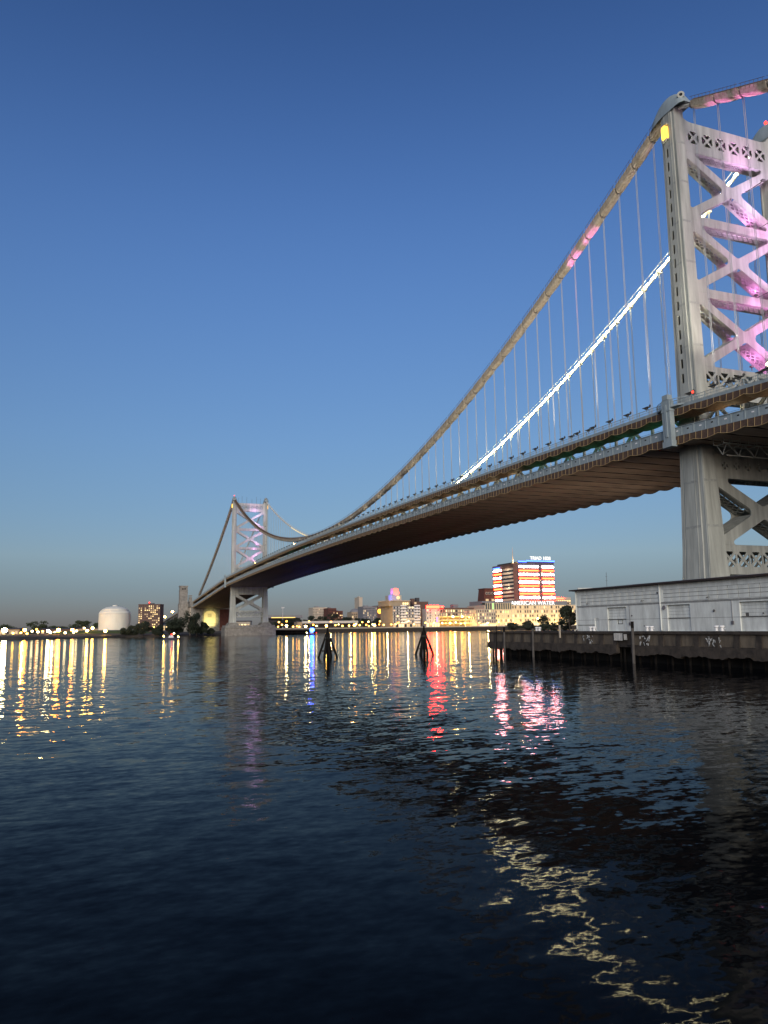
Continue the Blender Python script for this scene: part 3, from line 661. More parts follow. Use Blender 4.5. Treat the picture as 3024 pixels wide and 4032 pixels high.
for i, (x, y, where) in enumerate([(-1.0, 52.9, 'on the open pier end left of the warehouse'), (-16.7, 52.9, 'on the pier in front of the first loading door'), (-29.9, 52.9, 'on the pier beside the warehouse downpipe'), (-42.8, 52.9, 'on the pier left of the rightmost loading door')]):
    t = thing('mooring_bitt', 'white twin mooring bitt '+where, 'bollard', (x, y, PT), 'white mooring bitts along the pier')
    MB().box(-0.8, 0.8, -0.3, 0.3, 0, 0.05).build('base_plate', 'timber_grey', t)
    for s_ in (-0.45, 0.45):
        MB().lathe((s_, 0, 0.07), [(0.24,0),(0.22,0.15),(0.21,0.38),(0.3,0.46),(0.31,0.58),(0.26,0.66)], 14).build('post', 'white_paint', t)
        MB().bar((s_-0.2, 0, 0.36), (s_-0.5, 0.02, 0.38), 0.1, 0.1).build('horn', 'white_paint', t)
for x, z, r, m_, lb in ((8.0, 5.25, 0.2, 'timber_grey', 'weathered grey mooring pile standing before the pier end'), (-1.9, 5.85, 0.19, 'timber_grey', 'grey pile left of the white bitt at the open pier end'), (10.9, 5.6, 0.07, 'timber_dark', 'thin dark pole nearest the pier corner'), (-28.3, 5.85, 0.21, 'timber_grey', 'tall grey pile with dark head before the warehouse downpipe')):
    t = thing('mooring_pile', lb, 'pile', (x, PY+0.55, 0)); MB().tube([(0.15, 0, -2), (0.05, 0, z*0.6), (0, 0, z-0.9)], r, 9).build('shaft', m_, t)
    MB().tube([(0, 0, z-0.9), (-0.04, 0, z)], r*1.05, 9).build('head', 'timber_dark', t)
t = thing('marker_post', 'short pale post fixed to the pier edge left of the warehouse', 'post', (-9.6, PY+0.2, 3.4)); MB().box(-0.12, 0.12, -0.08, 0.1, 0, 2.0).build('board', 'wall_cream', t); MB().box(-0.16, 0.16, -0.1, 0.12, 1.9, 2.05).build('cap', 'wall_cream', t)

wh = thing('warehouse', 'long white low warehouse with loading doors on the pier', 'warehouse')
WX0, WX1, WYF, WZ = -8.5, -112.0, 50.0, 11.25
doors = [(-21.35, -16.75), (-34.8, -30.3), (-48.0, -43.4), (-61.3, -56.8)]
bands = [(-28.7, -9.7), (-52.0, -29.6), (-75, -53)]
holes = [[(a, PT+0.02), (b_, PT+0.02), (b_, 8.1), (a, 8.1)] for a, b_ in doors] + [[(a, 8.62), (b_, 8.62), (b_, 10.28), (a, 10.28)] for a, b_ in bands] + [[(-14.4, PT+0.02), (-13.4, PT+0.02), (-13.4, 6.5), (-14.4, 6.5)]]
wl_ = MB(); wl_.prism([(WX1, PT), (WX0, PT), (WX0, WZ), (WX1, WZ)], lambda a, z: (a, WYF, z), lambda a, z: (a, WYF-0.35, z), holes)
wall = wl_.build('wall', 'warehouse_white', wh, recalc=True)
MB().box(WX0-0.35, WX0, 26, WYF-0.36, PT, WZ+0.4).build('wall', 'warehouse_white', wh)
for x0, x1 in ((-29.0, WX0), (-54, -29.2), (WX1, -54.2)):
    for z in (6.2, 8.45): MB().box(x0+0.05, x1-0.03, WYF+0.002, WYF+0.035, z, z+0.08).build('string_course', 'warehouse_line', wall) if z > 7 else MB().box(x0+0.05, x1-0.03, WYF+0.002, WYF+0.012, z, z+0.035).build('joint_line', 'warehouse_line', wall)
MB().box(WX0-4.9, WX0-0.1, WYF+0.002, WYF+0.05, 5.38, 5.46).build('joint_line', 'warehouse_line', wall)
MB().box(WX1, WX0-0.4, 26, WYF-0.6, PT, 8.5).build('interior_shade', 'black_void', wh)  # black block: darkness inside the warehouse put into colour
# glazed bands: panes of blockwork set back in a dark grid
pane = MB().box(-0.82, 0.82, -0.06, 0.06, -0.245, 0.245).mesh('glass_block_pane', 'warehouse_white')
for a, b_ in bands:
    MB().box(a, b_, WYF-0.34, WYF-0.14, 8.62, 10.28).build('band_backing', 'warehouse_line', wh)
    n = round((b_-a)/1.71)
    for i in range(n):
        for j in range(3):
            o = link('glass_block_pane', pane, wh, (a+(i+0.5)*(b_-a)/n, WYF-0.09, 8.62+(j+0.5)*1.66/3)); o.scale = ((b_-a)/n/1.69*0.955, 1, 1.0)
def roller(a, b_, k):
    y = WYF-0.26; d = MB(); d.box(a+0.02, b_-0.02, y-0.1, y-0.04, 6.26, 8.08); o = d.build('door', 'warehouse_line', wh)
    nc = 8
    for j in range(4):
        for i in range(nc):
            x0 = a+0.05+(b_-a-0.1)*i/nc; x1 = a+0.05+(b_-a-0.1)*(i+1)/nc-0.02
            if k == 2 and (i, j) == (6, 0): continue
            MB().box(x0, x1, y-0.04, y, 6.31+j*0.445, 6.31+(j+1)*0.445-0.025).build('door_panel', 'warehouse_white', o)
    if k == 0:
        lo = MB(); lo.prism([(a+0.25, PT), (b_-0.05, PT), (b_-0.05, 6.2), (a+0.25, 6.2)], lambda x, z: (x, y+0.06, z), lambda x, z: (x, y-0.02, z), [[(-20.2, 5.5), (-18.9, 5.5), (-18.9, 6.15), (-20.2, 6.15)]])
        lo.build('lower_leaf', 'warehouse_white', o, recalc=True)
        MB().box(-19.95, -19.05, y-0.05, y-0.01, 5.6, 6.12).build('boarding', 'warehouse_white', o)
    else: MB().box(a+0.25, b_-0.06, y-0.02, y+0.06, PT+0.02, 6.2).build('lower_leaf', 'warehouse_white', o)
    MB().box(a+0.02, b_-0.02, y-0.02, y+0.12, 6.2, 6.29).build('door_rail', 'warehouse_line', o)
    MB().box(a-0.02, b_+0.02, WYF+0.002, WYF+0.06, 8.1, 8.2).build('lintel', 'warehouse_white', o)
for k, (a, b_) in enumerate(doors): roller(a, b_, k)
MB().box(-14.38, -13.42, WYF-0.2, WYF-0.12, PT+0.02, 6.48).build('side_door', 'warehouse_white', wh)
MB().tube([(-29.1, WYF+0.12, 11.1), (-29.1, WYF+0.12, PT+0.1)], 0.1, 8).build('downpipe', 'warehouse_white', wh)
MB().tube([(WX0-0.15, WYF+0.14, 11.1), (WX0-0.15, WYF+0.14, 4.8), (WX0+0.3, WYF+0.3, PT+0.05)], 0.1, 8).build('downpipe', 'warehouse_white', wh)
for x, z, r in ((-29.75, 7.75, 0.32), (-22.7, 6.75, 0.1), (-28.6, 9.9, 0.13), (-39.2, 7.1, 0.17), (-25.4, 5.2, 0.07), (-47.1, 6.6, 0.09)):
    MB().tube([(x, WYF+0.002, z), (x, WYF+0.12, z+0.03)], r, 9).build('wall_fitting', 'warehouse_line' if r < 0.3 else 'roof_sheet', wh)
for x in (-12.2, -25.6, -38.6, -50.5):
    q = MB().bar((x, WYF+0.01, 8.9), (x, WYF+0.45, 9.0), 0.05, 0.05).build('wall_lamp_arm', 'steel_dark', wh); MB().lathe((x, WYF+0.48, 8.75), [(0.17,0),(0.13,0.14),(0.04,0.2)], 9).build('wall_lamp_shade', 'steel_dark', q)
MB().tube([(-9.0, WYF+0.05, 8.36), (-60, WYF+0.05, 8.36)], 0.03, 5).build('conduit', 'roof_sheet', wh)
for x in (-22.2, -42.2): MB().tube([(x, WYF+0.05, 8.36), (x, WYF+0.05, 5.6)], 0.03, 5).build('conduit', 'roof_sheet', wh); MB().box(x-0.18, x+0.18, WYF+0.003, WYF+0.14, 5.3, 5.75).build('junction_box', 'roof_sheet', wh)
rf = MB(); rf.add([(WX0+0.9, WYF+0.7, 11.32), (WX1, WYF+0.7, 11.32), (WX1, 38, 12.35), (WX0+0.9, 38, 12.35), (WX0+0.9, 25.5, 11.3), (WX1, 25.5, 11.3)], [(0,1,2,3), (3,2,5,4)]); rf.build('roof', 'roof_sheet', wh)
MB().box(WX1, WX0+0.92, WYF+0.05, WYF+0.72, 11.08, 11.30).build('eaves', 'roof_edge', wh)
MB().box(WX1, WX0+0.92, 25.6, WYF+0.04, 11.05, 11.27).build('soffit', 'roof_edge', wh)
t = thing('antenna_mast', 'thin antenna mast standing on the warehouse roof', 'antenna', (-10.4, 45, 11.6)); MB().tube([(0,0,0),(0,0,2.6)], 0.035, 5).build('mast', 'lamp_pole', t)
for z in (1.2, 1.9): MB().bar((-0.3, 0, z), (0.3, 0, z), 0.03, 0.03).build('crossarm', 'lamp_pole', t)

# ------------------------------------------------------------------ pile clusters out in the river
for x, y, lb, sd_ in ((22.6, 84.2, 'left of the two dark timber pile clusters in the river', 3), (24.2, 63.6, 'right of the two dark timber pile clusters in the river', 9)):
    t = thing('pile_cluster', lb, 'dolphin', (x, y, 0), 'timber pile clusters in the river'); rr = random.Random(sd_)
    MB().tube([(0, 0, -2), (0.03, 0, 3), (0, 0.02, 5.7)], 0.2, 9, rs=[0.27, 0.25, 0.17]).build('pile', 'timber_dark', t)
    for k, da in enumerate((0.08, PI-0.1, 1.15, 2.1, -1.2, -2.0)):
        a = math.atan2(-math.cos(YAW), -math.sin(YAW)) + da + rr.uniform(-0.06, 0.06); ca, sa = math.cos(a), math.sin(a)
        R0 = 1.72 if k < 2 else 1.45
        MB().tube([(R0*1.27*ca, R0*1.27*sa, -1.2), (R0*0.62*ca, R0*0.62*sa, 1.95), (0.14*ca, 0.14*sa, 4.5+0.25*rr.random())], 0.2, 9, rs=[0.23, 0.21, 0.16]).build('pile', 'timber_dark', t)
    MB().tube([(-1.05*math.sin(YAW), -1.05*math.cos(YAW), 1.25), (1.05*math.sin(YAW), 1.05*math.cos(YAW), 1.2)], 0.13, 7).build('crosspiece', 'timber_dark', t)
    MB().tube([(0, 0, 3.5), (0, 0, 3.75)], 0.52, 12).build('lashing', 'steel_dark', t)

# ------------------------------------------------------------------ two small boats with flashing lights
def boat(x, y, rz, lb, m_, bulbs):
    t = thing('patrol_boat', lb, 'boat', (x, y, 0), rz=rz)
    st = [(-4.2, 1.15, 0.9), (-2, 1.35, 0.95), (1, 1.3, 1.05), (3, 0.85, 1.25), (4.4, 0.06, 1.45)]; vs = []
    for xx, hw, h_ in st: vs += [(xx, -hw, h_), (xx, -hw*0.7, -0.3), (xx, hw*0.7, -0.3), (xx, hw, h_)]
    MB().add(vs, [(i*4+j, i*4+(j+1)%4, (i+1)*4+(j+1)%4, (i+1)*4+j) for i in range(4) for j in range(4)]+[(0,1,2,3)]).build('hull', 'boat_dark', t, recalc=True)
    MB().add([(-1.4,-0.9,1.0),(1.6,-0.9,1.0),(1.6,0.9,1.0),(-1.4,0.9,1.0),(-1.2,-0.8,2.4),(0.9,-0.8,2.4),(0.9,0.8,2.4),(-1.2,0.8,2.4)], [(4,5,6,7),(0,1,5,4),(1,2,6,5),(2,3,7,6),(3,0,4,7)]).build('cabin', 'boat_white', t)
    MB().bar((-1.0, 0, 2.4), (-1.0, 0, 3.3), 0.08, 0.08).build('mast', 'lamp_pole', t)
    for (bx, bz, r, mm) in bulbs: MB().lathe((bx, 0, bz), [(r*0.4,-r*0.8),(r,-r*0.2),(r,r*0.2),(r*0.4,r*0.8)], 8).build('lamp', mm, t)
boat(*site(-120.5, 437), YAW*-1+PI/2+0.2, 'small dark patrol boat with a red light near the left bank', 'beacon_red', [(-0.4, 2.9, 0.55, 'beacon_red'), (4.0, 1.9, 0.35, 'glow_yellow'), (-4.0, 1.6, 0.35, 'glow_yellow'), (-1.5, 3.5, 0.3, 'glow_white')])
boat(*site(-60.8, 640), YAW*-1+PI/2-0.1, 'small patrol boat with a blazing blue light right of the distant tower pier', 'beacon_blue', [(-0.4, 3.8, 1.8, 'beacon_blue'), (3.9, 1.6, 0.35, 'glow_white'), (-3.9, 1.5, 0.35, 'beacon_red')])

# ------------------------------------------------------------------ trees
def foliage(c, rx, ry, rz, n, leaf, rr, clumps=14):
    vs = []; fs = []; cl = []
    for _ in range(clumps):
        a = rr.uniform(0, 2*PI); q = rr.random()**0.5; h_ = rr.uniform(-0.75, 0.8); f = math.sqrt(max(0.08, 1-h_*h_))
        cl.append((c[0]+rx*q*f*math.cos(a)*0.85, c[1]+ry*q*f*math.sin(a)*0.85, c[2]+rz*h_, rr.uniform(0.28, 0.5)))
    for i in range(n):
        k = cl[i % clumps]; d = Vector((rr.gauss(0,1), rr.gauss(0,1), rr.gauss(0,1))).normalized()*rr.random()**0.4
        p = Vector((k[0]+d.x*rx*k[3], k[1]+d.y*ry*k[3], k[2]+d.z*rz*k[3]*0.9)); u = Vector((rr.gauss(0,1), rr.gauss(0,1), rr.gauss(0,1))).normalized(); v_ = u.orthogonal().normalized()
        s_ = leaf*rr.uniform(0.6, 1.3); o = len(vs); vs += [p-u*s_, p+v_*s_*0.55, p+u*s_, p-v_*s_*0.55]; fs.append((o, o+1, o+2, o+3))
    return MB().add(vs, fs)
def tree(name, label, x, y, z, h_, r, leaf=0.55, n=1500, mt='leaf_dark', group=None, seed=1, trunk_frac=0.25, ry=None):
    rr = random.Random(seed); t = thing(name, label, 'shrub' if 'shrub' in name or 'bush' in name else 'tree', (x, y, z), group)
    tz = h_*trunk_frac; cz = tz+(h_-tz)*0.5
    tr = MB(); tr.tube([(0,0,-0.6),(0.05*r,0,tz),(0,0.05*r,h_*0.72)], 0.2, 7, rs=[0.035*h_, 0.025*h_, 0.01*h_])
    for k in range(5):
        a = k*1.3+rr.random(); tr.tube([(0,0,tz*0.8+h_*0.08*k), (r*0.55*math.cos(a), r*0.55*math.sin(a), cz+h_*0.06*k)], 0.05, 5, rs=[0.016*h_, 0.006*h_])
    tr.build('trunk', 'bark', t)
    foliage((0, 0, cz), r, ry or r, (h_-tz)*0.52, n, leaf, rr).build('crown', mt, t); return t
# ------------------------------------------------------------------ facades: piers and spandrels stand proud of set-back panes
PANES = {}
for k_ in ('glass_dark', 'glass_teal', 'window_lit', 'window_lit_soft', 'window_green', 'purple_window', 'lit_amber_band'):
    PANES[k_] = MB().box(-0.5, 0.5, -0.5, 0.5, -0.5, 0.5).mesh('window_pane', k_)
def facade(parent, face, pos, a0, a1, z0, z1, cols, rows, fw=0.55, fh=0.55, wall='wall_cream', lit=0.15, soft=0.2, green=0.0, proud=0.45, seed=1, pane='glass_dark', white_cols=None, pier_mat=None):
    rr = random.Random(seed); cw = (a1-a0)/cols; rh = (z1-z0)/rows; b = MB()
    def bx(b, s0, s1, q0, q1, d0, d1):
        if face == 'W': b.box(pos-d1, pos-d0, s0, s1, q0, q1)
        else: b.box(s0, s1, pos+d0, pos+d1, q0, q1)
    for j in range(rows+1):
        zc = z0+j*rh; hh = rh*(1-fh)/2; q0, q1 = max(z0, zc-hh), min(z1, zc+hh); bx(b, a0, a1, q0, q1, 0, proud)
    b.cur = 0
    for i in range(cols+1):
        ac = a0+i*cw; ww = cw*(1-fw)/2; s0, s1 = max(a0+0.003, ac-ww), min(a1-0.003, ac+ww); b.cur = 1; bx(b, s0, s1, z0+0.004, z1-0.004, 0.02, proud-0.06)
    b.build('wall_grid', [wall, pier_mat or wall], parent)
    for j in range(rows):
        for i in range(cols):
            u = rr.random(); k_ = 'window_lit' if u < lit else 'window_lit_soft' if u < lit+soft else 'window_green' if u < lit+soft+green else pane
            c = a0+(i+0.5)*cw; z = z0+(j+0.5)*rh; sw, sh_ = cw*fw, rh*fh
            link('window', PANES[k_], parent, (pos-0.08, c, z) if face == 'W' else (c, pos+0.08, z), None, (0.12, sw, sh_) if face == 'W' else (sw, 0.12, sh_))
def block(parent, name, x0, x1, y0, y1, z0, z1, m_): return MB().box(x0, x1, y0, y1, z0, z1).build(name, m_, parent)
G = 4.3
h = thing('hotel_building', 'white and grey gridded hotel block on the far quay with tan end wall', 'building')
block(h, 'wall', 750.5, 792, -252.5, -217, G, 30.4, 'wall_grey'); block(h, 'side_wall', 750.2, 792, -217, -216.4, G, 30.6, 'wall_tan')
facade(h, 'W', 750.5, -252.5, -216.6, 9.6, 30.2, 9, 6, 0.5, 0.55, 'wall_grey', 0.1, 0.2, seed=4, pier_mat='wall_white')
for y0, y1 in ((-234.5, -226.5), (-252.4, -244.5)):
    b = MB(); 
    for j in range(7): b.box(749.9, 750.02, y0, y1, 9.8+j*3.43, 9.8+j*3.43+1.25)
    b.build('white_panel', 'white_paint', h)
facade(h, 'W', 750.5, -252.5, -216.6, G+0.2, 9.2, 10, 1, 0.8, 0.75, 'wall_cream', 0.55, 0.35, seed=5)
block(h, 'upper_floor', 753, 790, -240.3, -212.6, 30.6, 36.4, 'wall_tan'); block(h, 'cornice', 752, 791, -241, -212, 36.4, 37.2, 'wall_cream')
for y in (-231.5, -234.3, -237.0): block(h, 'window', 752.6, 753.1, y-0.9, y+0.9, 32.2, 34.6, 'window_lit')
h = thing('hotel_building', 'narrow dark brick hotel wing set back between the two white blocks', 'building')
block(h, 'wall', 765.5, 795, -267.3, -252.7, G, 32.4, 'brick_brown'); facade(h, 'W', 765.5, -261.2, -252.8, 8, 32, 2, 7, 0.3, 0.5, 'brick_brown', 0.15, 0.3, seed=6)
block(h, 'upper_floor', 768, 800, -271.5, -250, 32.45, 36.3, 'brick_brown'); block(h, 'rooftop_plant', 772, 777, -254.7, -250.4, 36.3, 40.2, 'brick_brown'); block(h, 'rooftop_plant', 772, 777, -261.2, -257, 36.3, 41.2, 'wall_dark'); block(h, 'window', 767.6, 768.1, -255.2, -252.6, 33.2, 35.6, 'window_lit_soft')
h = thing('hotel_building', 'white hotel block topped by a glowing red sign band', 'building')
block(h, 'wall', 752.5, 790, -279.4, -261.3, G, 27, 'wall_white'); facade(h, 'W', 752.5, -279.4, -261.4, 10.5, 26.9, 5, 5, 0.42, 0.55, 'wall_white', 0.08, 0.2, seed=8, pier_mat='wall_white')
facade(h, 'W', 752.5, -279.4, -261.4, G+0.2, 10, 5, 1, 0.8, 0.8, 'wall_cream', 0.7, 0.3, seed=9)
block(h, 'sign_backing', 752.2, 754, -279.5, -261.2, 27.1, 31.4, 'wall_dark'); block(h, 'red_sign', 751.4, 752.1, -279.2, -261.4, 27.6, 30.9, 'sign_red'); block(h, 'window', 751.9, 752.0, -276.8, -275, 14.2, 16.4, 'purple_window'); block(h, 'window', 751.9, 752.0, -276.8, -275, 10.8, 13, 'purple_window')
h = thing('office_building', 'long brown office block with lit upper windows behind the red sign', 'building')
block(h, 'wall', 810.5, 850, -366, -300, G, 28.4, 'brick_brown'); facade(h, 'W', 810.5, -366, -300, 9, 27.8, 18, 4, 0.5, 0.6, 'wall_tan', 0.25, 0.35, seed=10); block(h, 'parapet', 809.8, 850, -366.3, -299.7, 28.4, 29.6, 'brick_brown'); block(h, 'rooftop_plant', 820, 830, -339, -331.8, 29.6, 34.3, 'wall_grey')
for y0, y1 in ((-305.5, -301), (-311.5, -308)): block(h, 'roof_sign', 809, 809.6, y0, y1, 29.8, 31.6, 'sign_red')
h = thing('parking_building', 'low open terrace building with yellow lit floors before the brown office block', 'building')
for j in range(4): block(h, 'floor_slab', 762, 800, -344, -286, G+j*4.4, G+j*4.4+0.9, 'wall_cream')
for j in range(3): block(h, 'lit_ceiling', 763, 799, -343.4, -286.6, G+j*4.4+4.1, G+j*4.4+4.38, 'lit_amber_band')
for y in range(-344, -285, 8): block(h, 'column', 762.3, 763.1, y, y+0.8, G, 18.2, 'wall_cream')
block(h, 'back_wall', 799, 800, -344, -286, G, 19, 'wall_tan')
h = thing('office_building', 'yellow lit office wing with a windowed north side on the quay', 'building')
block(h, 'wall', 750.5, 786, -357, -330.5, G, 26, 'wall_cream'); facade(h, 'W', 750.5, -357, -330.6, 8.6, 26, 8, 4, 0.42, 0.6, 'wall_cream', 0.12, 0.2, seed=11); facade(h, 'N', -330.5, 750.4, 786, 8.6, 25.6, 13, 4, 0.5, 0.72, 'wall_cream', 0.15, 0.6, seed=12)
facade(h, 'W', 750.5, -357, -330.6, G+0.2, 8.2, 9, 1, 0.8, 0.8, 'wall_cream', 0.7, 0.3, seed=13); block(h, 'canopy', 745.5, 750, -357, -333, 8.25, 8.9, 'wall_cream')
h = thing('office_building', 'long cream office building carrying the large white water company sign', 'building')
block(h, 'wall', 780.5, 830, -499, -357.5, G, 32.2, 'wall_cream')
facade(h, 'W', 780.5, -499, -398, 9.2, 32.2, 27, 4, 0.5, 0.58, 'wall_cream', 0.12, 0.25, 0.05, seed=14)
facade(h, 'W', 780.5, -397.9, -357.6, 9.2, 26, 11, 3, 0.5, 0.58, 'wall_cream', 0.16, 0.25, 0.08, seed=15)
facade(h, 'W', 780.5, -397.9, -358.5, 26.2, 35, 12, 1, 0.72, 0.9, 'wall_cream', 0.0, 0.0, 0.12, seed=16, pane='glass_teal')
facade(h, 'W', 780.5, -499, -357.6, G+0.2, 8.9, 24, 1, 0.7, 0.8, 'wall_cream', 0.75, 0.2, seed=17)
block(h, 'penthouse', 792, 828, -492.5, -360, 32.2, 37.8, 'wall_grey'); block(h, 'roof_slab', 780.4, 792, -397.8, -358.4, 35, 35.4, 'wall_grey')
def letters(parent, text, x, yl, yr, zb, zt, m_):
    cu = bpy.data.curves.new('lettering', 'FONT'); cu.body = text; cu.extrude = 0.06; cu.offset = 0.006
    to = bpy.data.objects.new('lettering_tmp', cu); col.objects.link(to); dg = bpy.context.evaluated_depsgraph_get(); me = bpy.data.meshes.new_from_object(to.evaluated_get(dg)); bpy.data.objects.remove(to)
    xs = [v.co.x for v in me.vertices]; ys = [v.co.y for v in me.vertices]; sx = (yl-yr)/(max(xs)-min(xs)); sy = (zt-zb)/(max(ys)-min(ys)); x0, y0 = min(xs), min(ys)
    for v in me.vertices: c = v.co.copy(); v.co = (x-c.z*6, yl-(c.x-x0)*sx, zb+(c.y-y0)*sy)
    me.materials.clear(); me.materials.append(MATS[m_]); return link('sign_lettering', me, parent)
letters(h, 'AMERICAN WATER', 789.5, -402.3, -471, 32.6, 37.9, 'sign_white')
MB().bar((791, -402, 32.8), (791, -471, 32.8), 0.2, 0.3).build('sign_rail', 'steel_dark', h)
h = thing('tower_block', 'tall office tower striped with red and white light bars', 'building')
block(h, 'wall', 840.8, 900, -506, -446, G, 94.5, 'wall_dark'); block(h, 'corner_wall', 841.5, 902, -446, -438.5, G, 93, 'brick_brown'); block(h, 'parapet', 840.2, 900, -506.3, -445.6, 94.5, 96, 'wall_dark')
for j in range(10):
    z = 88.8-j*5.55; m_ = 'bar_white' if j % 2 == 0 else 'bar_red'; hh = 1.12 if j % 2 == 0 else 0.95
    for (y0, y1) in ((-479.5, -447.2), (-505, -485.5)): block(h, 'light_bar', 839.9, 840.6, y0, y1, z-hh, z+hh, m_)
    z2 = z-2.6
    if j < 9:
        for y in range(-504, -447, 3):
            if rnd.random() < 0.16: block(h, 'window', 840.5, 840.75, y, y+1.8, z2-0.5, z2+0.5, 'window_lit')
    # north side: beige spandrels between dark window bands, lit bars at the far end
    zn = 85.5-j*5.45
    block(h, 'spandrel', 842, 875, -438.4, -437.7, zn-1.3, zn+1.3, 'wall_cream'); block(h, 'light_bar', 876, 898, -438.3, -437.4, zn-1.1, zn+1.1, m_)
    block(h, 'window_band', 842, 898, -438.45, -438.1, zn-4.0, zn-1.35, 'glass_dark')
block(h, 'blue_strip', 838.6, 839.8, -506.2, -459.5, 96.4, 97.7, 'strip_blue'); block(h, 'blue_strip', 838.9, 839.8, -459.4, -446, 95.3, 96.5, 'strip_blue'); block(h, 'blue_strip', 880, 898, -438.4, -437.2, 88.6, 89.9, 'strip_blue')
letters(h, 'TRIAD 1828', 839.2, -465.6, -499.9, 98.7, 103.8, 'sign_white'); block(h, 'sign_frame', 840.6, 841, -500.5, -465, 98.2, 99, 'steel_dark'); block(h, 'rooftop_plant', 850, 880, -500, -465, 96, 98, 'wall_grey')
MB().tube([(846, -441, 93), (846, -441, 103), (846, -441, 117.5)], 0.5, 8, rs=[0.9, 0.7, 0.08]).build('spire', 'wall_cream', h)
lamp('north_wash', 'SPOT', (852, -424, 92), 26000, (1, 0.76, 0.55), h, aim=(858, -438, 66), angle=120, blend=1.0, size=0.5); lamp('north_wash', 'SPOT', (852, -427, 62), 14000, (1, 0.76, 0.55), h, aim=(858, -438, 54), angle=130, blend=1.0, size=0.5)
lamp('spire_glow', 'POINT', (842, -440, 95.5), 6000, (1, 0.7, 0.35), h)
h = thing('office_building', 'low lit annexe peeping out right of the striped tower', 'building'); block(h, 'wall', 900, 930, -573, -545, G, 47.5, 'wall_cream'); block(h, 'lit_sign', 899, 899.8, -560, -546, 44.5, 46.6, 'sign_red'); facade(h, 'W', 900, -573, -545, 36, 44, 8, 2, 0.6, 0.6, 'wall_tan', 0.4, 0.3, seed=19)
h = thing('brick_tower', 'dark brick tower with round emblems left of the striped tower', 'tower')
b = MB(); b.add([(868,-424,30),(868,-404,30),(890,-404,30),(890,-424,30),(870,-422,58),(870,-406.6,58),(888,-406.6,58),(888,-422,58)], [(0,1,5,4),(1,2,6,5),(2,3,7,6),(3,0,4,7),(4,5,6,7)]); b.build('shaft', 'brick_red', h, recalc=True); block(h, 'cornice', 869, 889, -422.6, -406, 58, 59, 'brick_red')
for y in (-418.4, -413.5, -409.2):
    q = MB(); q.tube([(868.6, y, 51.6), (868.9, y, 51.6)], 2.0, 16); q.build('round_window', 'wall_cream', h); MB().tube([(868.4, y, 51.6), (868.6, y, 51.6)], 1.5, 16).build('roundel', 'wall_dark', h)
for y in (-419, -409.5): block(h, 'tall_window', 868.0, 868.5, y-2.2, y+2.2, 38.5, 43.5, 'window_lit_soft')
block(h, 'base_block', 866, 892, -427, -396, G, 38, 'brick_brown')
h = thing('city_hall_tower', 'civic clock tower lit red and blue above the tan hotel top', 'tower')
block(h, 'base', 905, 930, -291, -273.5, G, 41.5, 'wall_cream'); block(h, 'middle_stage', 902, 926, -290, -274.5, 41.5, 50, 'wall_cream')
b = MB(); b.add([(902,-287.2,50),(902,-276.6,50),(914,-276.6,50),(914,-287.2,50),(904,-286.2,60),(904,-278,60),(912,-278,60),(912,-286.2,60)], [(0,1,5,4),(1,2,6,5),(2,3,7,6),(3,0,4,7),(4,5,6,7)]); b.build('crown_stage', 'wall_cream', h, recalc=True)
MB().tube([(901.2, -284.7, 46.6), (901.9, -284.7, 46.6)], 2.3, 18).build('clock_face', 'clock_face', h); MB().bar((901.1, -284.7, 46.6), (901.1, -285.6, 47.9), 0.15, 0.3, up=(1,0,0)).build('clock_hand', 'steel_dark', h); MB().bar((901.1, -284.7, 46.6), (901.1, -284.2, 45.4), 0.15, 0.3, up=(1,0,0)).build('clock_hand', 'steel_dark', h)
lamp('red_flood', 'SPOT', (888, -283, 50), 60000, (1, 0.06, 0.04), h, aim=(904, -282, 56), angle=50); lamp('blue_flood', 'SPOT', (898, -262, 44), 42000, (0.12, 0.15, 1), h, aim=(906, -276, 47), angle=55); lamp('violet_flood', 'SPOT', (902, -262, 52), 26000, (0.8, 0.1, 0.9), h, aim=(908, -277, 57), angle=45)
for (lb, x, y0, y1, z1, m_, cols, rows, lit, sd_) in [('pale concrete office block with fine window grid behind the left trees', 1000, -213, -187, 34.9, 'wall_cream', 12, 9, 0.04, 21), ('dark brick stepped block right of the pale office block', 960, -210.9, -199, 32.7, 'brick_red', 5, 6, 0.12, 22), ('lower dark brick wing right of the stepped block', 960, -220.8, -211, 28.7, 'brick_red', 4, 5, 0.15, 23),
        ('plain cream slab tower with no windows rising alone', 1150, -318.1, -312, 56.4, 'wall_cream', 1, 1, 0, 24), ('grey brown apartment block left of the glowing round front', 1000, -289, -266.3, 36.2, 'wall_grey', 10, 7, 0.07, 25), ('stone civic hall with a domed roof below the slab tower', 1080, -294.3, -275, 29.5, 'wall_tan', 6, 4, 0.06, 26)]:
    h = thing('city_building', lb, 'building'); block(h, 'wall', x+0.5, x+25, y0, y1, G, z1, m_)
    if cols > 1: facade(h, 'W', x+0.5, y0, y1, 12, z1-1, cols, rows, 0.5, 0.45, m_, lit, lit, seed=sd_)
    block(h, 'parapet', x+0.2, x+25, y0-0.2, y1+0.2, z1, z1+0.8, m_); block(h, 'rooftop_plant', x+6, x+14, y0+(y1-y0)*0.55, y0+(y1-y0)*0.8, z1+0.8, z1+2.4, 'wall_grey' if cols > 1 else 'wall_cream')
    if cols == 6: MB().lathe((x+12, (y0+y1)/2, z1), [(9,0),(8.6,2),(6.5,4.5),(3,6),(0.3,6.6)], 18).build('dome', 'wall_grey', h, smooth=True)
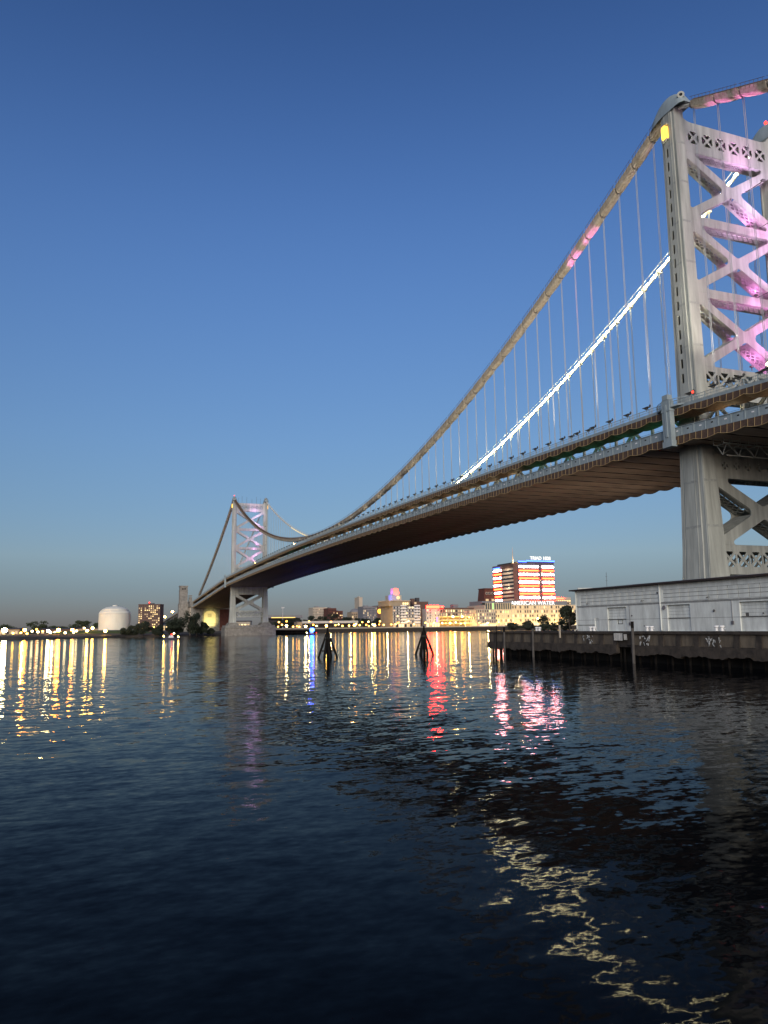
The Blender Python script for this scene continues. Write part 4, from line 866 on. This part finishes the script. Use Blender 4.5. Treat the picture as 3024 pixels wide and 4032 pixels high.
h = thing('city_building', 'brick building with a glowing yellow round front by the apartment block', 'building'); block(h, 'wall', 1000, 1020, -297.2, -289.2, G, 36.8, 'brick_brown'); MB().tube([(999.2, -293.3, 29.5), (999.9, -293.3, 29.5)], 3.6, 18).build('glowing_front', 'lantern_amber', h); block(h, 'cap', 999.5, 1021, -297.6, -288.9, 36.8, 38.2, 'wall_dark')
h = thing('quay_shed', 'long low shed with a white fascia band behind the quay lamps', 'shed'); block(h, 'fascia', 800, 801, -189.3, -117, 10.9, 13.8, 'wall_white'); block(h, 'roof', 801, 830, -189.3, -117, 13.2, 13.7, 'wall_grey'); block(h, 'back_wall', 815, 816, -189, -117, G, 13.1, 'wall_dark'); block(h, 'end_block', 799, 815, -116.9, -111, G, 12.6, 'wall_tan')
for y in range(-188, -117, 10): block(h, 'column', 800.2, 800.7, y, y+0.5, G, 10.9, 'wall_grey')
h = thing('stadium_stand', 'low pale grandstand with a lit edge behind the trees right of the distant tower', 'grandstand'); block(h, 'stand', 1000, 1030, -171, -118, 20.4, 24.4, 'wall_grey'); block(h, 'lit_edge', 999.2, 999.9, -160, -124, 20.6, 21.4, 'lit_amber_band'); block(h, 'supports', 1010, 1012, -170, -119, G, 20.4, 'wall_dark')
h = thing('light_mast', 'tall pale floodlight mast rising over the grandstand', 'mast', (995, -139.8, G)); MB().tube([(0,0,0),(0,0,30)], 0.5, 8, rs=[0.6, 0.35]).build('pole', 'wall_white', h); MB().box(-0.5, 0.5, -2.2, 2.2, 30, 32).build('light_head', 'wall_white', h)

# ------------------------------------------------------------------ quay, dock, anchorage, approach
qw = thing('quay_wall', 'long dark quay wall with a walkway along the far bank', 'quay wall')
for i in range(38): block(qw, 'wall_section', 719.4, 722.2, -70-(i+1)*14.9, -70-i*14.9-0.1, -1, 3.6, 'concrete_dark')
block(qw, 'coping', 718.9, 723, -640, -66, 3.6, 4.35, 'concrete_stained'); block(qw, 'kerb_wall', 724, 724.4, -640, -66, 4.35, 5.3, 'wall_cream')
dk = thing('timber_dock', 'low dark timber dock right of the distant tower pier', 'dock'); block(dk, 'deck', 560, 625, -66, -22, 3.4, 4.1, 'concrete_dark')
for i in range(9): MB().tube([(560.6, -24-i*5, -1), (560.6, -24-i*5, 3.4)], 0.4, 7).build('pile', 'timber_dark', dk)
block(dk, 'fender', 559.4, 559.9, -66, -22, 1.2, 2.2, 'timber_dark'); block(dk, 'backing', 575, 576, -66, -22, -1, 3.4, 'timber_dark')
an = thing('bridge_anchorage', 'massive granite bridge anchorage with a lit arched mural wall', 'anchorage')
az = 752
holes = [rounded([(-6.2, 8.4), (7.2, 8.4), (7.2, 22), (4.6, 25.0), (0.5, 26.0), (-3.6, 25.0), (-6.2, 22)], 0.8, 3)]
b = MB(); b.prism([(-21, 2.5), (21, 2.5), (21, 29.4), (-21, 29.4)], lambda a, z: (az, a, z), lambda a, z: (az+2.5, a, z), holes); b.build('front_wall', 'granite', an, recalc=True)
block(an, 'arch_wall', az+2.5, az+40, -22, 22, 2.5, 29.3, 'wall_cream'); block(an, 'brick_bay', az-0.6, az-0.1, -20.8, -10.2, 4, 27.2, 'brick_red'); block(an, 'pilaster', az-1.2, az-0.2, -10.0, -8.8, 2.5, 29.6, 'granite_pale'); block(an, 'pilaster', az-1.2, az-0.2, 8.6, 10, 2.5, 29.6, 'granite_pale')
block(an, 'string_course', az-1.4, az+2, -21.4, 21.4, 29.4, 30.4, 'granite_pale'); block(an, 'upper_mass', az+2, az+42, -22, 22, 30.4, 36, 'granite'); 
b = MB()
for i in range(4): b.box(az+2.3, az+2.49, -1.4+i*1.1, -0.8+i*1.1, 18.5, 22.5)
b.box(az+2.2, az+2.49, -5.4, 6.4, 11.2, 11.7); b.build('mural_shapes', 'granite', an); stuff(bpy.data.objects[an.children[-1].name])
for y, p in ((-3, 26000), (4, 26000)): lamp('wall_washer', 'SPOT', (az-14, y, 5.0), p*0.9, (1, 0.88, 0.30), an, aim=(az+2, y*0.4, 16), size=0.5, angle=58, blend=0.7)
def pylon(y0, y1, ztop, small, lb):
    t = thing('granite_pylon', lb, 'tower', group='granite pylons of the anchorage'); xc = 775; yc = (y0+y1)/2; hw = (y1-y0)/2
    block(t, 'base', xc-hw-1, xc+hw+1, y0-1, y1+1, 2, 14, 'granite'); block(t, 'lower_shaft', xc-hw-0.4, xc+hw+0.4, y0-0.4, y1+0.4, 14, ztop-20 if not small else ztop-6, 'granite_pale')
    block(t, 'shaft', xc-hw*0.93, xc+hw*0.93, yc-hw*0.93, yc+hw*0.93, ztop-20 if not small else ztop-6, ztop-5.5 if not small else ztop-2, 'granite_pale')
    if not small:
        block(t, 'niche', xc-hw*0.93-0.15, xc-hw*0.93-0.02, yc-hw*0.5, yc+hw*0.5, ztop-17, ztop-11.5, 'granite')
        for k in (-1, 0, 1): block(t, 'window', xc-hw*0.88-0.15, xc-hw*0.88-0.02, yc+k*1.5-0.45, yc+k*1.5+0.45, ztop-4.6, ztop-2.6, 'black_void')
        block(t, 'belfry', xc-hw*0.88, xc+hw*0.88, yc-hw*0.88, yc+hw*0.88, ztop-5.5, ztop-1.2, 'granite_pale')
        block(t, 'belt', xc-hw, xc+hw, y0, y1, ztop-5.8, ztop-5.3, 'granite')
    block(t, 'cornice', xc-hw*1.0, xc+hw*1.0, y0, y1, ztop-1.2, ztop, 'granite_pale')
pylon(22.6, 32.0, 54.2, False, 'tall square granite pylon left of the bridge end'); pylon(17.6, 21.3, 43.6, True, 'short granite pier tucked right of the tall pylon')
pylon(-32.0, -22.6, 54.2, False, 'matching granite pylon on the far side of the bridge end') if False else None
ap = thing('approach_viaduct', 'sloping approach viaduct with steel truss beyond the granite pylon', 'viaduct')
def az_(x): return 37.2-0.046*(x-752)
b = MB(); b.add([(790,-15,az_(790)),(1500,-15,az_(1500)),(1500,15,az_(1500)),(790,15,az_(790))]+[(790,-15,az_(790)-1.5),(1500,-15,az_(1500)-1.5),(1500,15,az_(1500)-1.5),(790,15,az_(790)-1.5)], [(0,1,2,3),(7,6,5,4),(2,3,7,6),(0,1,5,4)]); b.build('road_slab', 'wall_tan', ap)
block(ap, 'parapet', 790, 791, 14, 15, az_(790), az_(790)+1, 'wall_tan')
for i in range(30):
    x = 795+i*20; MB().bar((x, 14, az_(x)-1.5), (x+10, 14, az_(x)-5.5), 0.5, 0.6).build('truss_bar', 'steel_paint', ap); MB().bar((x+10, 14, az_(x)-5.5), (x+20, 14, az_(x)-2.4), 0.5, 0.6).build('truss_bar', 'steel_paint', ap)
for i in range(8):
    x = 830+i*62; block(ap, 'column', x, x+3, 10, 13.5, 2, max(4, az_(x)-5.5), 'granite'); block(ap, 'column', x, x+3, -13.5, -10, 2, max(4, az_(x)-5.5), 'granite')
block(ap, 'lower_chord_wall', 800, 1300, 13.2, 13.5, 8, 14, 'wall_dark')

# ------------------------------------------------------------------ left bank
x, y = site(-241, 690); t = thing('gas_tank', 'big white domed storage tank on the left bank', 'storage tank', (x, y, 5.2))
MB().lathe((0,0,0), [(13.5,0),(13.5,14.8),(13.2,16.0),(12.0,17.6)], 48).build('shell', 'tank_white', t, smooth=False); MB().lathe((0,0,0), [(12.05,17.6),(10.2,19.2),(7.5,20.6),(4,21.4),(0.5,21.7)], 40).build('dome', 'tank_white', t, smooth=True)
MB().lathe((0,0,14.6), [(13.52,0),(13.6,0.05),(13.6,0.12),(13.52,0.15)], 48).build('shell_seam', 'wall_grey', t)
MB().lathe((0,0,21.6), [(2.2,0),(2.2,0.8),(0.4,1.2)], 12).build('vent', 'tank_white', t)
st_ = MB()
for i in range(22): a = -2.6+i*0.055; st_.box(13.9*math.cos(a)-0.4, 13.9*math.cos(a)+0.4, 13.9*math.sin(a)-0.4, 13.9*math.sin(a)+0.4, 0.6*i, 0.6*i+0.15)
stuff(st_.build('stair', 'wall_grey', t))
x, y = site(-337, 1105); t = thing('apartment_tower', 'brown apartment slab with many lit windows and a red roof beacon', 'building', (x, y, 0), rz=-YAW)
block(t, 'wall', 0.5, 18, -15.5, 15.5, 2, 41, 'brick_brown'); facade(t, 'W', 0.5, -15.5, 15.5, 6, 40.6, 11, 12, 0.5, 0.5, 'brick_brown', 0.22, 0.32, seed=31); block(t, 'parapet', 0, 18, -15.8, 15.8, 41, 42, 'brick_brown'); block(t, 'rooftop_plant', 6, 12, -4, 4, 42, 43.5, 'wall_dark')
MB().lathe((3, 1, 43.4), [(0.6,0),(0.9,0.6),(0.9,1.2),(0.5,1.8)], 8).build('beacon', 'beacon_red', t)
for lat, dep, w_, zt, lb, m_ in [(-352, 700, 44, 7.6, 'low tan shed at the far left behind the brightest lamp', 'wall_tan'), (-300, 720, 40, 7.2, 'low shed behind the orange lamps of the left bank', 'brick_brown'), (-268, 705, 22, 7.4, 'small lit shed just left of the storage tank', 'wall_tan'), (-196, 1040, 30, 15, 'low bright lit building left of the approach viaduct', 'wall_cream'), (-318, 1150, 24, 14.5, 'floodlit low white building below the apartment slab', 'wall_white')]:
    x, y = site(lat, dep); t = thing('shed', lb, 'shed', (x, y, 2), rz=-YAW); block(t, 'wall', 0, 12, -w_/2, w_/2, 0, zt-2, m_); facade(t, 'W', 0, -w_/2+0.5, w_/2-0.5, 0.6, zt-3, max(5, int(w_/4)), 1, 0.6, 0.6, m_, 0.3, 0.4, seed=int(w_)); MB().add([(-0.8,-w_/2-0.5,zt-2),(12.5,-w_/2-0.5,zt-2),(12.5,w_/2+0.5,zt-2),(-0.8,w_/2+0.5,zt-2),(6,-w_/2-0.5,zt-0.8),(6,w_/2+0.5,zt-0.8)], [(0,4,5,3),(4,1,2,5),(0,1,4),(3,5,2)]).build('roof', 'wall_dark', t)
lamp('yard_flood', 'POINT', (*site(-318, 1130), 12), 16000, (1, 0.8, 0.45), bpy.data.objects['apartment_tower']).matrix_parent_inverse = Matrix.Identity(4)

# ------------------------------------------------------------------ street lamps
LG = {}
for k_, mm_ in dict(w='glow_white', y='glow_yellow', o='glow_orange', dw='dim_white', dy='dim_yellow', do='dim_orange').items():
    LG[k_] = MB().lathe((0,0,0), [(0.12,-0.5),(0.4,-0.36),(0.52,0),(0.4,0.36),(0.12,0.5)], 10).mesh('luminaire', mm_)
pole_m = MB().tube([(0,0,0),(0,0,1)], 0.13, 6).mesh('pole', 'lamp_pole')
WORD = {'w': 'white', 'y': 'warm yellow', 'o': 'orange'}
def street_lamp(x, y, zb, z, c, s, label, group):
    t = thing('street_lamp', label, 'street lamp', (x, y, zb), group)
    p = link('pole', pole_m, t); p.scale = (1, 1, max(0.3, z-zb-0.4*s)); g_ = link('luminaire', LG[c if s > 1.15 else 'd'+c], t, (0, 0, z-zb)); g_.scale = (s*1.8, s*1.8, s*1.5)
left = [(-294.3,600,6.7,'w',2.2),(-299.5,625,4.3,'y',1),(-305.0,650,4.5,'y',1),(-278.7,600,6.7,'o',1.4),(-288.3,625,3.9,'y',1),(-295.6,650,5.7,'w',1.12),(-268.4,600,5.1,'w',1.1),(-280.7,625,7.2,'o',0.9),(-286.8,650,5.6,'y',0.9),(-260.5,600,5.8,'w',1.3),(-269.5,625,4.5,'w',1.1),(-276.5,650,4.4,'w',1.1),(-252.6,600,6.2,'o',1.7),(-257.6,625,4.1,'w',1.1),(-262.0,650,6.3,'o',1.5),(-240.8,600,4.5,'w',1),(-248.6,625,5.5,'w',1.1),(-254.2,650,4.4,'w',1.1),(-232.8,600,7.6,'w',0.9),(-240.0,625,5.6,'y',1.2),(-245.1,650,7.6,'y',1.2),(-216.3,600,5.2,'y',1.2),(-184.5,620,7.2,'y',1),(-182.2,620,7.2,'y',1)]
for i, (l, d, z, c, s) in enumerate(left):
    lb = {0: 'largest white lamp at the far left end of the bank', 3: 'orange lamp right of the largest white lamp on the left bank', 12: 'large orange lamp midway along the left bank', 14: 'orange lamp left of the storage tank', 21: 'yellow lamp in front of the storage tank', 7: 'small orange lamp among white lamps of the left bank'}.get(i, f'small {WORD[c]} lamp, {nth(1+sum(1 for q in left if q[0]/q[1] < l/d))} from the left on the left bank' if i < 22 else ('left' if i == 22 else 'right')+' of two close yellow lamps under the approach viaduct')
    street_lamp(*site(l, d), 2.0, z, c, s, lb, 'lamps on the left bank')
center = [(730.0,-71.2,7.3),(740.0,-78.0,9.4),(750.0,-85.7,13.3),(760.0,-88.1,8.1),(730.0,-72.1,12.3),(740.0,-90.8,7.1),(750.0,-97.8,7.5),(760.0,-103.1,7.0),(730.0,-102.8,7.3),(740.0,-109.6,12.9),(750.0,-117.3,9.0),(760.0,-123.9,7.7),(730.0,-127.0,7.5),(740.0,-135.5,12.2),(750.0,-144.2,8.3),(760.0,-151.1,9.2),(730.0,-146.2,7.3),(740.0,-157.4,7.6),(750.0,-167.3,8.0),(760.0,-173.1,9.4),(730.0,-167.1,7.9),(740.0,-173.9,11.4),(750.0,-182.2,8.3),(760.0,-188.7,12.0),(730.0,-178.3,6.9),(740.0,-186.7,8.6),(750.0,-192.8,7.8),(760.0,-202.4,8.6),(730.0,-196.9,8.0),(740.0,-195.9,12.1),
          (728.0,-205.6,8.4),(733.0,-213.2,8.6),(738.0,-218.3,10.2),(728.0,-227.5,12.0),(733.0,-236.6,8.4),(738.0,-253.7,9.9),(728.0,-256.8,8.5),(733.0,-262.8,9.7),(738.0,-276.1,9.2),(728.0,-275.9,9.1),(733.0,-284.3,9.1),(738.0,-294.2,9.9),(728.0,-285.8,16.9),(733.0,-300.8,16.9),(738.0,-306.4,8.9),(728.0,-296.2,8.5),(733.0,-310.2,16.0),(735.0,-352.4,9.5),(735.0,-375.1,8.9),(735.0,-397.3,9.1),(735.0,-409.2,13.6),(735.0,-435.4,9.5),(735.0,-444.5,13.7),(735.0,-458.6,8.9),(735,-325,9.2),(737,-338,9.0)]
for i, (x, y, z) in enumerate(center):
    c = 'yyowyyoywyowyoywyyowyyowywyoyy'[i % 30]; s = 1.3 if i in (3, 8, 12, 18, 26, 42, 43, 40, 50) else 1.0 if i % 3 else 0.8
    seg = 'right of the distant tower' if y > -125 else 'before the quay shed' if y > -192 else 'before the white hotel blocks' if y > -281 else 'before the terrace building' if y > -330 else 'before the cream sign building'
    street_lamp(x, y, G, z, c, s, ('tall ' if z > 11.5 else '') + f'{WORD[c]} quay lamp {seg}, {nth(1+sum(1 for q in center if q[1] > y))} from the left', 'lamps along the far quay')
for i, (x, z) in enumerate(((1400.5, 24), (1296.6, 28), (1166.2, 34))):
    street_lamp(x, 0, az_(x), z, 'y', 1.9, ['farthest', 'middle', 'nearest'][i]+' bright lamp on the sloping approach viaduct', 'lamps on the approach viaduct')
GF = ((742, -232, 6, 5000), (742, -270, 6, 5000), (745, -343, 6, 12000), (757, -322, 6, 9000), (765, -375, 6, 22000), (765, -405, 6, 22000), (765, -435, 6, 22000), (765, -465, 6, 22000), (765, -490, 6, 22000), (742, -84, 6, 3500), (742, -110, 6, 3500), (742, -136, 6, 3500), (742, -160, 6, 3500), (742, -186, 6, 4000), (742, -206, 6, 4000), (748, -298, 6, 6000))  # facade washes, plus quay entries added to raise the golden glow
for gi, (x, y, z, p) in enumerate(GF):
    o = tag(MB().box(-0.4, 0.4, -0.6, 0.6, -0.3, 0.1).build('ground_wash_fill', 'steel_dark', loc=(x, y, G+0.35)), f'low ground light for facade wash and added quay glow, {nth(1+sum(1 for q in GF if q[1] > y))} from the left', 'floodlight', 'ground floodlights')
    lamp('floodlight_beam', 'POINT', (0, 0, 2.5), p, (1, 0.66, 0.24), o, size=0.5)

for gi, (l, d) in enumerate(((-372, 668), (-340, 672), (-312, 668), (-288, 672), (-262, 668))):  # lights added to turn the sheds golden where the lamps fall short
    o = tag(MB().box(-0.4, 0.4, -0.6, 0.6, -0.3, 0.1).build('ground_wash_fill', 'steel_dark', loc=(*site(l, d), 3.2)), f'added low light brightening the sheds of the left bank, {nth(gi+1)} from the left', 'floodlight', 'added shed lights')
    lamp('floodlight_beam', 'POINT', (0, 0, 2.0), 5000, (1, 0.6, 0.18), o, size=0.5)
# ------------------------------------------------------------------ planting
for i, (l, d, hh, r) in enumerate([(-200,618,8,7),(-191,612,11,7.5),(-181,614,9.5,7),(-172,618,10.5,7),(-166,622,15,8),(-158,628,19.5,8.5),(-154,634,17,7.5),(-150,640,10,5.0),(-145,648,6,4.5),(-208,622,6,6)]):
    tree('bush' if hh < 9 else 'bank_tree', ['low dark bush right of the storage tank', 'round dark tree right of the storage tank', 'dark tree before the approach viaduct', 'dark tree left of the granite pylon', 'tall dark tree under the granite pylon', 'tallest dark tree in front of the anchorage', 'tall dark tree at the left edge of the lit arch', 'dark tree before the lit arched wall', 'low bush at the water before the lit arch', 'low bush at the foot of the storage tank'][i], *site(l, d), 1.0, hh, r, 0.6, 2600, 'leaf_dark', 'trees on the left bank', 40+i, 0.08, r*0.8)
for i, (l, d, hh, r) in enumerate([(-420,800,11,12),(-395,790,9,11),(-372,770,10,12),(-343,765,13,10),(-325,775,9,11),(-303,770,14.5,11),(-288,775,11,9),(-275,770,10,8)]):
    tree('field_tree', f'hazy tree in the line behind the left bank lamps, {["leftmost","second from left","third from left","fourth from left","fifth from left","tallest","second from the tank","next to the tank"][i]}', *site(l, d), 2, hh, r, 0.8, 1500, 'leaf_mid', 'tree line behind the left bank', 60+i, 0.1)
for i, (x, y, hh, r) in enumerate([(870,-108,13,10),(880,-126,14,10),(880,-140,12,8),(900,-158,18,9),(905,-176,17,10),(910,-190,20,11),(900,-205,16,9),(905,-222,14,10),(900,-240,12,9),(900,-255,14,8),(860,-92,9,7),(980,-262,14,9),(985,-300,13,8)]):
    tree('city_tree', f'dark rounded tree behind the quay shed, {nth(i+1)} from the left' if i < 9 else ['dark tree below the domed hall', 'low dark tree left of the quay shed', 'dark tree at the foot of the apartment block', 'dark tree below the glowing round front'][i-9], x, y, G, hh, r, 0.8, 1200, 'leaf_dark', 'trees behind the far quay', 80+i, 0.15)
for i, (x, y, hh, r) in enumerate([(13.4, 49.5, 1.5, 1.5), (10.6, 48, 1.9, 1.6), (7.4, 50, 1.25, 1.7), (3.2, 49, 2.7, 1.3), (0.2, 50, 1.4, 1.9), (-2.2, 48, 1.8, 1.5)]):
    tree('shrub', ['low shrub at the corner of the pier end', 'low shrub second from the pier corner', 'flat low shrub mid pier end', 'taller ragged shrub right of mid pier end', 'wide low shrub behind the white bitt on the open pier', 'shrub left of the young tree by the warehouse'][i], x, y, PT, hh, r, 0.14, 1100, 'leaf_dark', 'shrubs on the pier end', 100+i, 0.05)
tree('young_tree', 'dark young tree beside the left corner of the warehouse', -5.4, 49.3, PT, 4.6, 1.7, 0.2, 2200, 'leaf_dark', None, 120, 0.2)
